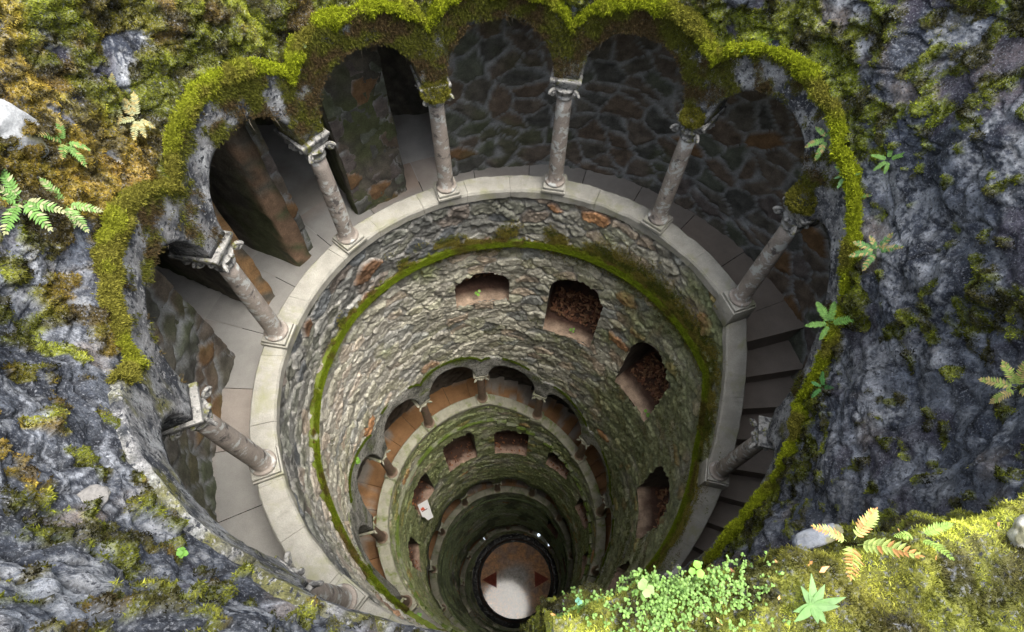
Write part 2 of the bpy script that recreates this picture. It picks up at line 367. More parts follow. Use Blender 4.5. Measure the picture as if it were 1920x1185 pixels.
def arch_wall(name, B0, B1, parent, C, m, rf=2.86, rb=3.24, drop=0, step=.75, seed=3):
    """spandrel wall between the arch soffit and the scalloped crest, with thickness"""
    B = np.arange(B0, B1 + step*.5, step)
    # crowd samples near the springings
    for c in COLS:
        if B0 < c < B1: B = np.concatenate([B, [c-2.95, c-2.88, c-2.2, c-3.2, c-3.7, c+2.88, c+2.95, c+2.2, c+3.2, c+3.7, c-4.2, c+4.2, c-5, c+5]])
    B = np.unique(np.clip(B, B0, B1)); lo = intr(B); hi = crest(B) - drop
    nr = 12; t = np.linspace(0, 1, nr)
    rows_r = [np.full_like(B, rb)]; rows_z = [hi]
    for q in np.linspace(0, 1, 4)[:-1][1:]: rows_r.append(np.full_like(B, rb)); rows_z.append(hi + (lo-hi)*q)
    for q in np.linspace(0, 1, 5)[:-1]: rows_r.append(rb + (rf+.012-rb)*q + B*0); rows_z.append(lo.copy())
    for q in t: rows_r.append(rf + .012*(1-ss(0, .06, q)) + B*0); rows_z.append(lo + (hi-lo)*q)
    rows_r.append(np.full_like(B, rb)); rows_z.append(hi)
    Rr = np.array(rows_r) + ((RF(B) - 2.86)[None] * (np.array(rows_r) < rb - .05) if rf > 2.85 else 0); Z = np.array(rows_z); BB = np.broadcast_to(B, Z.shape)
    V0 = P(Rr, BB, Z); n = fbm(V0, .25, 4, seed); n2 = fbm(V0, .06, 3, seed+1)
    V = P(Rr + n*.010 + n2*.008, BB, Z + n2*.004)
    V[-1] = V[0]
    return mesh(name, V, gridF(len(Z), len(B), flip=True), m, parent, C(V0, BB, Z, n, n2))

# ------------------------------------------------------------------ L1: the upper arcade
def cols_in(a, b): return [c for c in COLS if a <= c <= b]
G1 = empty('arcade_gallery', P(RC, 0, 0)); tag(G1, 'uppermost arcade of slender grey columns under moss covered arches, nearest the viewer', 'arcade')
G1.location = (0, 0, 0)
def stones(B0, B1, w=15., seed=1):
    r = random.Random(seed); out = []; b = B0
    while b < B1 - 3:
        e = min(b + w * r.uniform(.8, 1.15), B1); 
        if B1 - e < 4: e = B1
        out.append((b + .045, e - .045)); b = e
    return out
sweep_many('coping', stones(-180, 71.2, 14.5, 4) + stones(71.2, 221.5, 15, 5), cope_prof, zt, M_cope, G1, nB=20, amp=.009)
for c in cols_in(-175, 222): put_column(c, G1, _me, zt(c-2) != zt(c+2))
def C_arch1(V, B, Z, n, n2):
    base = mixc(np.full(V.shape, .26) * [1, 1, 1.02], [.045, .05, .062], ss(-.35, .3, fbm(V, .16, 5, 12)))
    c = .82 * mixc(base, [.36, .37, .38], ss(.05, .45, fbm(V*np.array([1, 1, .6]), .09, 5, 15)))
    bb = np.mod(B + 180, 360) - 180
    h = (Z - intr(B)) / (crest(B) - intr(B) + 1e-6)
    ms = ss(-.1, .35, fbm(V, .2, 4, 19) + .75*ss(-75, -40, bb)*ss(62, 30, bb) + .5*(h - .45) - .2)
    return mixc(c, [.13, .125, .03], ms * .9)
arch_wall('arch_wall', -200, 221, G1, C_arch1, M_arch)

# ------------------------------------------------------------------ galleries: inner parapet face, floor, steps, back wall, ceiling
def gallery(G, B0, B1, k, rbk, Cfloor, Cback, fl_m, openings=()):
    # parapet's gallery side
    B = np.arange(B0, B1 + .1, 1.5)
    prof = [(ROUT-.05, -.17), (ROUT-.05, -.95), (RW+.03, -.95), (RW+.03, -.17)]
    sweep('parapet_wall', B, prof, zt, M_dark, G, amp=.006)
    # floor: flat paving or steps of 6 degrees
    Bs = [B0]; 
    while Bs[-1] < B1 - .01: Bs.append(min(Bs[-1] + (6. if zt(Bs[-1]) != zt(Bs[-1]+6.) else 13. if k == 1 else 10.), B1))
    V = []; F = []; n = 0; C = []
    for a, b in zip(Bs[:-1], Bs[1:]):
        zf = float(zt(b if zt(b) == zt(a) else (a+b)/2)) - .86
        zf2 = float(zt(min((b+min(b+6, B1))/2, B1))) - .86 if zt(b) != zt(min(b+6, B1)) else zf
        bb = np.linspace(a + (.07 if zt(b) == zt(a) else 0), b + (.35 if zt(b) != zt(a) else -.07), 7); rr = np.linspace(ROUT-.06, rbk + .25, 7)
        BB, RR = np.meshgrid(bb, rr, indexing='ij'); top = P(RR, BB, np.full(BB.shape, zf)); dz = .3 if zt(a) != zt(b) else .12
        V.append(top.reshape(-1, 3)); F.append(gridF(7, 7, None, off=n)); C.append(Cfloor(top, BB, a).reshape(-1, 3)); n += 49
        if zt(a) != zt(b):       # nosing and riser
            e = np.stack([top[-1], P(rr, np.full(7, bb[-1]), np.full(7, zf-.04)), P(rr, np.full(7, b), np.full(7, zf-.045)), P(rr, np.full(7, b), np.full(7, zf-.5))])
            V.append(e.reshape(-1, 3)); F.append(gridF(4, 7, None, off=n)); C.append((Cfloor(e, np.full((4, 7), b), a)*.9).reshape(-1, 3)); n += 28
    mesh('gallery_floor', np.concatenate(V), np.concatenate(F), fl_m, G, np.concatenate(C), smooth=False)
    # back wall
    B = np.arange(B0, B1 + .1, .6 if k == 1 else 1.2); h = np.linspace(-1.9, 2.75, 110 if k == 1 else 40)
    Z = zt(B)[None] + h[:, None]; BB = np.broadcast_to(B, Z.shape); rb_ = (np.interp(B, [-180, -85, -30, 20], [3.8, 3.85, 3.95, rbk]) if k == 1 else np.full(len(B), rbk))[None] + 0*Z
    pos = P(rb_, BB, Z)
    wv = fbm(pos, .5, 3, 21)*.1
    idd, e, id2 = cells(np.radians(BB)*rbk + wv, Z + fbm(pos, .5, 3, 22)*.1, .40, .31, 0, 20+k, .5)
    st = ss(.004, .026, e + .006*fbm(pos, .08, 2, 23)); n1 = fbm(pos, .1, 4, 24)
    c = Cback(pos, BB, idd, id2, st, n1)
    V = P(rb_ - .035*st - .02*n1 - (id2-.5)*.03*st, BB, Z)
    keep = np.ones((len(h)-1, len(B)-1), bool); Bm = (BB[:-1, :-1]+BB[1:, 1:])/2; hm = (Z - zt(B)[None])[:-1, :-1]
    for (a, b, top) in openings:
        d = np.abs(Bm - (a+b)/2) / ((b-a)/2); keep &= ~((d < 1) & (hm < top - .45 + .5*np.sqrt(np.clip(1-d*d, 0, 1))))
    mesh('back_wall', V, gridF(len(h), len(B), keep, flip=True), M_gal, G, c)
    # ceiling
    B = np.arange(B0, B1 + .1, 2.); rr = np.linspace(3.1, rbk + .3, 8); x = np.linspace(-1, 1, 8)
    BB, RR = np.meshgrid(B, rr, indexing='ij'); Z = zt(B)[:, None] + 2.42 + .12*np.sqrt(np.clip(1-x*x, 0, 1))[None]
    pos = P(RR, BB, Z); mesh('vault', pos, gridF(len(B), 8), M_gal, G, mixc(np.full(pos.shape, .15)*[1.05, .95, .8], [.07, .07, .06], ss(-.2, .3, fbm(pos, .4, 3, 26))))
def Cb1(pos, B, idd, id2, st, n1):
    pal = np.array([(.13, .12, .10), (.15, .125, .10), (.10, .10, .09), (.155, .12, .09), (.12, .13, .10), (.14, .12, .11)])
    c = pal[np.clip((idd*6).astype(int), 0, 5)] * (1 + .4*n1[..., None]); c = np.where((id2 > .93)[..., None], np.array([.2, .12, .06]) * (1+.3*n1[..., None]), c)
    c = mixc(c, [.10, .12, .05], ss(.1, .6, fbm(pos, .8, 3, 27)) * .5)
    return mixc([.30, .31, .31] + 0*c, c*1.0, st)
def Cf1(p, B, a):
    g = _val[(abs(int(a*7)) * 13 + (np.floor((np.hypot(p[..., 0], p[..., 1]) - 3)/.5)).astype(int) * 101) % 4096]
    base = mixc([.36, .35, .33] + 0*p, [.30, .24, .20], ss(.6, 1, g)) * (.85 + .25*g[..., None])
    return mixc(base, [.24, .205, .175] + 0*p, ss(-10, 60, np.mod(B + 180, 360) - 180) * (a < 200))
OPEN1 = [(-82.5, -70.2, 2.2), (-68.2, -57., 2.2), (-53., -40.5, 2.15), (-27.5, -17.5, 2.15)]
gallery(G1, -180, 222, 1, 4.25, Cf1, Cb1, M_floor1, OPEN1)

# passages that lead away from the upper gallery on the left
def prism(name, pts, z0, z1, m, parent, Cf, nz=26, ns=.09, seed=50, amp=.03, cell=(.34, .26)):
    """vertical wall with a closed outline, subdivided and roughened"""
    ring = []
    for (a, b) in zip(pts, pts[1:] + pts[:1]):
        a = np.array(a, float); b = np.array(b, float); n = max(1, int(np.linalg.norm(b-a)/ns))
        ring += [a + (b-a)*i/n for i in range(n)]
    ring = np.array(ring); n = len(ring); ctr = ring.mean(0); s = np.concatenate([[0], np.cumsum(np.linalg.norm(np.diff(ring, axis=0), axis=1))])
    z = np.linspace(z0, z1, nz); tn = np.roll(ring, -1, 0) - np.roll(ring, 1, 0); nn = np.stack([tn[:, 1], -tn[:, 0]], -1); nn /= np.linalg.norm(nn, axis=1, keepdims=True)
    if ((ring - ctr) * nn).sum() < 0: nn = -nn
    pos = np.concatenate([np.broadcast_to(ring, (nz, n, 2)), np.broadcast_to(z[:, None, None], (nz, n, 1))], -1)
    idd, e, id2 = cells(np.broadcast_to(s, (nz, n)) + fbm(pos, .4, 2, 51)*.05, pos[..., 2] + fbm(pos, .4, 2, 52)*.05, cell[0], cell[1], 0, seed)
    st = ss(.008, .03, e); n1 = fbm(pos, .12, 4, 53)
    V = pos.copy(); V[..., :2] += nn[None] * (amp*(n1*.7 + st + (id2-.5)*.6))[..., None]
    return mesh(name, V, [gridF(nz, n, None, wrap=True), np.arange(n)[None] + (nz-1)*n], m, parent, Cf(pos, idd, id2, st, n1))
def Cw(red):
    def f(pos, idd, id2, st, n1):
        c = mixc([.17, .15, .12] + 0*pos, [.09, .085, .07], ss(-.2, .3, n1 + fbm(pos, .5, 3, 55)))
        c = mixc(c, [.09, .11, .04], ss(.0, .5, fbm(pos, .6, 3, 56)) * .7)
        if red is not None:
            rr = np.hypot(pos[..., 0], pos[..., 1]); q = ss(3.96, 3.84, rr) * st
            c = mixc(c, np.array(red) * (1 + .3*n1[..., None]), q)
        return c
    return f
dv = np.array([-.92, .39]); pv = np.array([.39, .92])
def wallpts(p, q, L): p = np.array(p); q = np.array(q); return [tuple(p), tuple(p + dv*L), tuple(q + dv*L), tuple(q)]
prism('passage_wall', wallpts((-3.62, 1.22), (-3.50, 1.46), 3.2), -.93, 2.6, M_gal, G1, Cw((.34, .2, .09)), cell=(.3, .2), amp=.02)
prism('passage_wall', wallpts((-3.26, 1.98), (-3.13, 2.18), 3.2), -.93, 2.6, M_gal, G1, Cw((.26, .17, .11)), cell=(.5, .24), amp=.02, seed=61)
prism('passage_wall', [(-3.83, .50), (-5.4, 1.22), (-6.6, 1.3), (-6.3, -.9), (-4.4, -.9), (-3.95, -.4)], -.93, 2.6, M_gal, G1, Cw(None), seed=62, amp=.012)
prism('passage_wall', [(-2.55, 3.0), (-3.6, 4.6), (-2.7, 5.3), (-1.85, 3.5)], -.93, 2.6, M_gal, G1, Cw(None), seed=63)
prism('passage_wall', [(-7.0, .5), (-7.6, 4.6), (-8.0, 4.6), (-7.5, .3)], -.93, 2.6, M_gal, G1, Cw(None), seed=64)
prism('passage_wall', [(-4.2, 4.9), (-7.8, 4.9), (-7.8, 5.3), (-.4, 5.9), (.2, 5.2), (-.6, 4.3), (-1.0, 5.4)], -.93, 2.6, M_gal, G1, Cw(None), seed=65)
def slab(name, x0, x1, y0, y1, z, m, parent, Cf, n=60):
    X, Y = np.meshgrid(np.linspace(x0, x1, n), np.linspace(y0, y1, n), indexing='ij'); p = np.stack([X, Y, np.full_like(X, z)], -1)
    keep = np.hypot(X, Y)[:-1, :-1] > 4.0
    return mesh(name, p, gridF(n, n, keep), m, parent, Cf(p), smooth=False)
def Cpav(p):
    # long slabs laid across the passage, one red marble piece
    a = p[..., 0]*dv[0] + p[..., 1]*dv[1]; b = p[..., 0]*pv[0] + p[..., 1]*pv[1]
    return mixc([.42, .41, .39] + 0*p, [.30, .28, .25], ss(-.2, .4, fbm(p, .7, 3, 57)))
slab('passage_floor', -8, -1.0, -1., 5.6, -.874, M_floor1, G1, Cpav)
slab('passage_ceiling', -8, 0, -1.2, 5.8, 2.62, M_gal, G1, lambda p: .1 + 0*p, 20)

# ------------------------------------------------------------------ lower arcades
def C_arch2(green, pale):
    def f(V, B, Z, n, n2):
        c = mixc(np.array(pale) + 0*V, [.16, .16, .13], ss(-.1, .5, fbm(V, .3, 4, 72)))
        h = (Z - intr(B)) / (crest(B) - intr(B) + 1e-6); bb = np.mod(B + 180, 360) - 180
        ms = ss(-.15, .45, fbm(V, .3, 3, 79) + .8*(h-.55) + .35*ss(-20, 70, bb) + green)
        return mixc(c, [.14, .17, .04], ms*.9)
    return f
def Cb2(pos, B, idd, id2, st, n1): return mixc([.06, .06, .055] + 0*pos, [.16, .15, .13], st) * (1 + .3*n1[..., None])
def Cf2(p, B, a):
    g = _val[abs(int(a*7)) * 13 % 4096]
    c = np.array([.33, .175, .075]) * (.88 + .24*g) + 0*p
    wet = ss(.0, .22, fbm(p, .5, 3, 81) + .9*(np.hypot(p[..., 0]-.0304*p[..., 2], p[..., 1]-.0244*p[..., 2]) - 3.85))
    return mixc(c, [.34, .33, .30], wet*.8)
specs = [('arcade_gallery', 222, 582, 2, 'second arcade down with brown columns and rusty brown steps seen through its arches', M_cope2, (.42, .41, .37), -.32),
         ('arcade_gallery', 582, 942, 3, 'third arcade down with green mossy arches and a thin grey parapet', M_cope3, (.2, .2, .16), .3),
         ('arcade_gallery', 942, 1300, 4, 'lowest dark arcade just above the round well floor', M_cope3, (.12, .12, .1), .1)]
for nm, a, b, k, lab, cm, pale, g in specs:
    G = tag(empty(nm), lab, 'arcade')
    sweep_many('coping', stones(a+.5, b-.5, 14, k), cope_prof, zt, cm, G, nB=10)
    for c in cols_in(a, b): put_column(c, G, _me2, abs(zt(c-2) - zt(c+2)) > .01)
    arch_wall('arch_wall', a, b, G, C_arch2(g, pale), M_arch, rf=2.81, rb=3.16, step=1., seed=3+k)
    gallery(G, a, b, k, 4.0, Cf2, Cb2, M_floor2)

# ------------------------------------------------------------------ string courses
def sc1(B): return np.interp(B, [-180, -136, -119, -103, -84, -63, -40, 77, 94, 117, 150, 180], [-2.95, -2.8, -2.35, -1.75, -1.4, -1.22, -1.2, -1.22, -2.2, -2.85, -4.1, -5.2])
sc_prof = [(2.87, -.09), (2.79, -.09), (2.755, -.06), (2.74, 0), (2.775, .03), (2.87, .04)]
M_course = mat('course_stone', None, .2, 12, .5, 60, .85)
def C_sc(V, B):
    bb = np.broadcast_to(B[:, None], V.shape[:2]); ms = ss(-.75, -.4, fbm(V, .3, 3, 91) + .3*ss(-100, -40, bb))
    return mixc([.25, .24, .20] + 0*V, mixc([.10, .13, .015] + 0*V, [.07, .06, .02], ss(-.1, .4, fbm(V, .3, 3, 93))), ms)
sweep('string_course', np.arange(-180, 180.1, .5), sc_prof, sc1, M_course, S1, C_sc, .022, .09)
def sc2(B):
    s = zt(B) - 1.25; q = (np.floor(B/6)+.5)*6; return np.where(np.abs(zt(B+3)-zt(B-3)) > .01, zt(q) - 1.25, s)
sweep('string_course', np.concatenate([np.arange(200, 346, 1.), np.arange(346, 556, .25)]), sc_prof, sc2, M_course, S2, lambda V, B: mixc([.2, .21, .14] + 0*V, [.09, .13, .02], ss(-.3, .1, fbm(V, .25, 3, 92))), .01, .1)
sweep('string_course', np.arange(570, 930, 1.), sc_prof, lambda B: zt(B)-1.25, M_course, S3, lambda V, B: np.array([.07, .09, .04]) + 0*V, .01, .1)

# ------------------------------------------------------------------ niches
def niche(q, parent, Cn, depth=.75, label=None):
    b, w_, z0, z1, h = q['b'], q['w'] + .5, q['z0'] - .03, q['z1'] + .01, q['h'] + .01
    pts = [(-1, z) for z in np.linspace(z0, z1, 12)] + [(-math.cos(t), z1 + h*math.sin(t)) for t in np.linspace(0, math.pi, 16)[1:-1]] + [(1, z) for z in np.linspace(z1, z0, 12)] + [(x, z0) for x in np.linspace(1, -1, 12)[1:-1]]
    pts = np.array(pts); n = len(pts); rr = np.linspace(RW - .012, RW + depth, 10)
    BB = b + pts[None, :, 0]*w_*(1 - .06*np.linspace(0, 1, 10))[:, None]; Z = pts[None, :, 1] + q.get('sl', .0)*(rr[:, None]-RW)*np.where(pts[None, :, 1] <= z0 + .01, 1, 0); RR = np.broadcast_to(rr[:, None], BB.shape)
    V = P(RR, BB, Z); nz = fbm(V, .15, 3, 95); d = nz[..., None]*.02; d[0] *= .3
    c = P(RW+depth/2, b, (z0+z1)/2)
    dirv = V - c; dirv /= np.linalg.norm(dirv, axis=-1, keepdims=True); V = V + dirv*d
    cc = np.broadcast_to(Cn[0], V.shape)*(1+.5*nz[..., None]); fl = (pts[None, :, 1] <= z0 + .001) & (RR > 0); rear_dark = ss(.12, .3, RR - RW + .12*fbm(V, .2, 2, 96)); cc = np.where(fl[..., None], mixc(np.array(Cn[1])*(1+.3*nz[..., None]), np.array([.09, .05, .035]) + 0*V, rear_dark), cc)  # floor darkens rearward: leaf litter tone plus recess shade put into the colour
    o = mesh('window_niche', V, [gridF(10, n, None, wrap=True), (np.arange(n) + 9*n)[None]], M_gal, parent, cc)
    return o
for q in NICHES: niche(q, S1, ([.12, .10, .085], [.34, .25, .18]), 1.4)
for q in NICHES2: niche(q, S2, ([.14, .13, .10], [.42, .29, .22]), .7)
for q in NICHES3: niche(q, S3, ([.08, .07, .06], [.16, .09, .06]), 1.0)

# ------------------------------------------------------------------ well floor
def C_bottom(p):
    x = p[..., 0]-fx; y = p[..., 1]-fy; c = mixc([.42, .19, .06] + 0*p, [.26, .14, .07], ss(-.3, .3, fbm(p, .6, 4, 98)))
    return mixc(c, [.28, .25, .22], ss(1.6, .4, np.hypot(x, y) + .4*fbm(p, .5, 3, 99)))
zb = -35.0; c0 = P(0, 0, zb); fx, fy = float(c0[0]), float(c0[1])
M_wet = mat('wet_stone_paving', None, .45, 4, .6, 9, .45, .3, bdist=.0035, rvar=.12, coat=.55)
rr = np.linspace(0, 2.95, 50); aa = np.linspace(0, 360, 181); A, Rr = np.meshgrid(aa, rr)
pb = P(Rr, A, zb)
fl = mesh('floor', pb, gridF(50, 181), M_wet, None, C_bottom(pb)); tag(fl, 'wet round brown stone floor at the bottom of the well', None, None, 'structure')
M_red = mat('red_marble_inlay', (.22, .05, .03), .3, 4, .1, 20, .7, .1)
for a in (90, 270):
    t = R_(a - 2); dx, dy = math.sin(t), math.cos(t)
    mb = MB(); tri = [(fx + dx*2.2, fy + dy*2.2), (fx + dx*1.25 - dy*.5, fy + dy*1.25 + dx*.5), (fx + dx*1.25 + dy*.5, fy + dy*1.25 - dx*.5)]
    mb.add([(x, y, zb+.004) for x, y in tri], [(0, 1, 2)]); mb.build('star_point', M_red, fl)
M_blk = mat('wet_black_stone', (.02, .021, .022), .3, 5, 1.0, 9, .18, .8, bdist=.03)
pr = [(2.30, 0), (2.29, .10), (2.40, .14), (2.50, .30), (2.68, .36), (2.80, .42), (2.95, .42), (2.95, 0)]
ring = sweep('kerb_ring', np.arange(0, 360.1, 3), pr, lambda B: np.full_like(B, zb), M_blk, None, None, .01, .2)
tag(ring, 'glossy wet black stone kerb round the well floor', 'kerb')

# ------------------------------------------------------------------ rock mouth of the well
def rock_surface(nb, ns):
    b = np.linspace(-180, 180, nb); s = np.linspace(0, 1, ns); zc = crest(b)
    ab = np.abs(b)
    wr = ss(128, 150, b) ; wl = ss(-128, -160, b); w_ = np.maximum(wr, wl)
    s = np.where(s < .9, s*.78/.9, .78 + (s-.9)*2.2)
    kz = np.array([0, .16, .42, .60, .70, 1.0]); r0 = RF(b) + .06
    far_r = np.stack([r0+.01, r0+.09, r0+.38, r0+.70, r0+.98, 6.5+0*b]); far_z = np.stack([zc, zc + .25*(4.5-zc), zc+.68*(4.5-zc), 4.6+0*b, 5.15+0*b, 5.3+0*b])
    er = np.interp(b, [140, 153, 165, 180], [2.84, 2.655, 2.61, 2.665])
    rr_ = np.stack([2.93+0*b, er+.2, er+.04, er, er+.28, 6.5+0*b]); rz_ = np.stack([zc, zc+.3*(4.5-zc), zc+.78*(4.5-zc), 4.68+0*b, 4.93+0*b, 5.3+0*b])
    ll_r = np.stack([r0, r0+.05, r0+.16, r0+.32, r0+.62, 6.5+0*b]); ll_z = np.stack([zc, zc+.25*(4.5-zc), zc+.66*(4.5-zc), 4.5+0*b, 4.9+0*b, 5.3+0*b])
    Rk = far_r*(1-w_) + rr_*wr + ll_r*wl; Zk = far_z*(1-w_) + rz_*wr + ll_z*wl
    # smooth interpolation along s
    i = np.clip(np.searchsorted(kz, s, side='right')-1, 0, 4); t = (s - kz[i])/(kz[i+1]-kz[i]); t = t[:, None]
    def cr(K):
        p1 = K[i]; p2 = K[i+1]; p0 = K[np.maximum(i-1, 0)]; p3 = K[np.minimum(i+2, 5)]
        m1 = (p2-p0)*.4; m2 = (p3-p1)*.4; m1[i == 0] = (p2-p1)[i == 0]; h = (kz[i+1]-kz[i])[:, None]
        return (2*t**3-3*t**2+1)*p1 + (t**3-2*t**2+t)*m1 + (-2*t**3+3*t**2)*p2 + (t**3-t**2)*m2
    Rr = cr(Rk); Z = cr(Zk); BB = np.broadcast_to(b, Rr.shape); S = np.broadcast_to(s[:, None], Rr.shape)
    pos = P(Rr, BB, Z)
    fade = ss(0, .07, S)
    big = fbm(pos, .9, 3, 101); mid = fbm(pos, .32, 4, 102); rid = 1-np.abs(fbm(pos*np.array([1, 1, .7]), .45, 4, 103)); sm = fbm(pos, .08, 3, 104)
    # strata running diagonally
    wk = 1 - .65*w_[None]
    wq = fbm(pos, .4, 3, 131)*.16; su_ = 2*math.pi*3.2/46
    _i, ce, _i2 = cells(np.radians(BB)*3.2 + wq + Z*.25, Z*1.0 + fbm(pos, .4, 3, 132)*.16 - np.radians(BB)*.9, su_, .27, 0, 60, .48)
    crack = 1 - ss(.0, .02, ce + .008*fbm(pos, .1, 2, 133)); blk = (_i2 - .5)
    lft = ss(-95, -120, BB)
    sq = np.stack([np.radians(BB)*3.2*.26 + fbm(pos, .6, 2, 139)*.12, Z + fbm(pos, .5, 2, 140)*.10 + np.abs(np.radians(BB))*.12, Rr*.4], -1)
    ridg = 1-np.abs(fbm(sq, .13, 4, 134)); side = ss(75, 110, np.abs(BB))
    d = (crack*.03*fade + blk*.045*fade)*(1 - .5*ss(60, 90, BB)) - (ridg - .6)*.05*fade*(.35 + .65*lft)*(.3 + .7*side) + (big*.10*wk + mid*.05 + (rid-.6)*.07*wk)*fade + sm*.012
    # moss: far and left walls thick, right wall bare with cushions, near ledge all moss
    nearc0 = ss(140, 155, np.abs(BB))
    nmo = fbm(pos, .5, 3, 110); nm2 = fbm(pos, .17, 4, 111)
    az = BB
    amt = np.interp(az[0], [-180, -172, -158, -128, -112, -98, -80, -40, 0, 40, 62, 80, 100, 130, 148, 156, 180], [1.1, .75, -.1, -.3, -.3, .55, .95, .7, .8, .5, .05, -.5, -.7, -.75, -.4, 1.2, 1.2])[None] + 0*Z
    _j, cf, _j2 = cells(np.radians(BB)*2.7 + fbm(pos, .1, 2, 136)*.03, S*3.2 + fbm(pos, .1, 2, 137)*.03, .085, .085, 0, 61, .45)
    topm = ss(.6, .68, S)*w_[None]; 
    amt = amt + topm*np.where(az > 0, .8, .0) - .35*ss(.25, .1, S)*ss(-100, -115, az)
    amt = amt + ss(.10, .02, S)*.5*ss(-110, -80, az) + ss(.13, .03, S)*.6*ss(60, 80, az)
    mo = ss(.0, .3, amt*.85 + .75*nmo + .85*nm2)
    cush = ss(.38, .55, fbm(pos, .11, 2, 113) + .25*nmo) * ss(.6, .3, np.abs(amt+.5)) ; mo = np.maximum(mo, cush*.9)
    d = d - mo*(.03 + .05*fbm(pos, .11, 3, 114) + .02*fbm(pos, .04, 2, 115) + nearc0*.022*ss(0, .03, cf)*(.3 + _j2))
    # normal roughly radial: positive d = away from the axis
    Rn = Rr + d*(1 - topm*.8); Zn = Z - d*topm*.8 + mid*.02*fade
    V = P(Rn, BB, Zn)
    # colours
    q = pos.copy()
    streak = fbm(np.stack([q[..., 0]*1.0 + q[..., 2]*.5, q[..., 1], q[..., 2]*.45], -1), .17, 5, 120, .7)*(1 - .6*side) + fbm(sq, .10, 5, 141, .7)*side*.75; spk = fbm(pos, .025, 2, 121, .8); bl = fbm(pos, .8, 3, 122)
    c = mixc([.024, .029, .042] + 0*pos, [.10, .113, .14], ss(-.4, .35, streak + .4*spk))
    lich = ss(.05, .4, streak*.8 + spk*.5 + .45*bl + .1)
    c = mixc(c, [.36, .37, .385], lich*(.55 - .1*ss(40, 90, BB)) * ss(-.3, .3, fbm(pos, .3, 2, 135) + .1))
    c = c * (1 - .6*crack[..., None]*1.0); c = c * (.85 + .5*_i[..., None]) * (1 - .25*ss(95, 115, -BB))[..., None]
    vein = ss(.80, .97, 1 - np.abs(fbm(sq + .3*fbm(pos, .3, 2, 142)[..., None], .28, 4, 143))) * side * ss(-.3, .3, fbm(pos, .5, 2, 144)); c = mixc(c, [.31, .33, .37], vein*(.35 + .5*ss(-.2, .4, spk)))
    warm = ss(.25, .6, fbm(pos, .5, 4, 124)); c = mixc(c, [.36, .29, .24], warm*.4)
    c = mixc(c, [.035, .03, .045], ss(.15, .5, fbm(pos, .35, 4, 125) - .2*bl)*.75)
    hue = fbm(pos, .35, 3, 126); brown = ss(-.1, .5, fbm(pos, .25, 3, 127) - .55*ss(-.2, .4, hue))
    nearc = ss(140, 155, np.abs(az))
    mc = mixc(mixc([.10, .112, .014] + 0*pos, [.14, .15, .024], nearc), [.085, .055, .022], brown*np.maximum(ss(60, 0, az), nearc*.38)*.85)
    mc = mixc(mc, [.12, .145, .014], ss(20, 45, az)*ss(110, 85, az)*ss(-.3, .2, fbm(pos, .4, 3, 145))*.8)
    mc = mixc(mc, [.15, .095, .02], ss(-55, -85, az)*ss(-.1, .4, fbm(pos, .5, 3, 138))*.7*(1-nearc))
    mc = mixc(mc, [.035, .03, .014], ss(-.1, .35, fbm(pos, .12, 4, 128))*.85); mc = mixc(mc, mc*1.9, ss(.15, .5, fbm(pos, .3, 3, 129)))
    c = mixc(c, mc, mo)
    return BB, S, V, c, mo, mc
NB, NS = 1500, 300
bR, sR, VR, cR, moR, mcR = rock_surface(NB, NS)
rock = mesh('rock_wall', VR, gridF(NS, NB, flip=True), M_rock, None, cR)
tag(rock, 'rough blue grey rock face with white streaks and moss round the mouth of the well', 'rock wall')
# the ground round the mouth
gx = [(math.sin(a)*r + 0, math.cos(a)*r, 5.28 - .02) for r in (6.3, 60) for a in np.linspace(0, 2*math.pi, 73)[:-1]]
gnd = mesh('ground', gx, np.array([[i, (i+1) % 72, 72+(i+1) % 72, 72+i] for i in range(72)]), mat('forest_soil', (.06, .06, .03), .4, 1, .5, 10, .95)); tag(gnd, 'dark soil with leaves round the well mouth', None, None, 'structure')

# ------------------------------------------------------------------ moss tufts
def tufts(name, pts, nor, size, cols, lab, k=5, seed=1, parent=None, wid=.22, kind='stuff', flat=.75, m=None):
    r = np.random.RandomState(seed); n = len(pts)
    Vs = []; Cs = []
    for j in range(k):
        d = r.normal(size=(n, 3)); d = nor*1.0 + d*flat; d /= np.linalg.norm(d, axis=1, keepdims=True)
        s = np.cross(d, r.normal(size=(n, 3))); s /= np.linalg.norm(s, axis=1, keepdims=True) + 1e-9
        L = size * r.uniform(.55, 1.25, (n, 1)); w2 = L * wid
        b0 = pts + r.normal(size=(n, 3))*size*.35 - nor*size*.2
        Vs.append(np.stack([b0 - s*w2, b0 + s*w2, b0 + d*L], 1)); v = r.uniform(.65, 1.45, (n, 1, 1)); tip = np.array([.8, .8, 1.25])[None, :, None]
        Cs.append(cols[:, None, :] * v * tip)
    V = np.concatenate(Vs).reshape(-1, 3); C = np.concatenate(Cs).reshape(-1, 3)
    o = mesh(name, V, np.arange(len(V)).reshape(-1, 3), m or M_fuzz, parent, C, smooth=False)
    tag(o, lab, None, None, kind); return o
def grid_normals(V):
    du = np.gradient(V, axis=1); dv_ = np.gradient(V, axis=0); n = np.cross(du, dv_); n /= np.linalg.norm(n, axis=-1, keepdims=True) + 1e-9; return n
nR = grid_normals(VR); _c = np.array([0, 0, 0]); inward = -VR*np.array([1, 1, 0]) + np.array([0, 0, 3.]); sgn = np.sign((nR*inward).sum(-1, keepdims=True)); nR = nR*sgn
r_ = np.random.RandomState(3)
area = np.linalg.norm(np.cross(np.gradient(VR, axis=1), np.gradient(VR, axis=0)), axis=-1)
camv = np.array(cam.location)
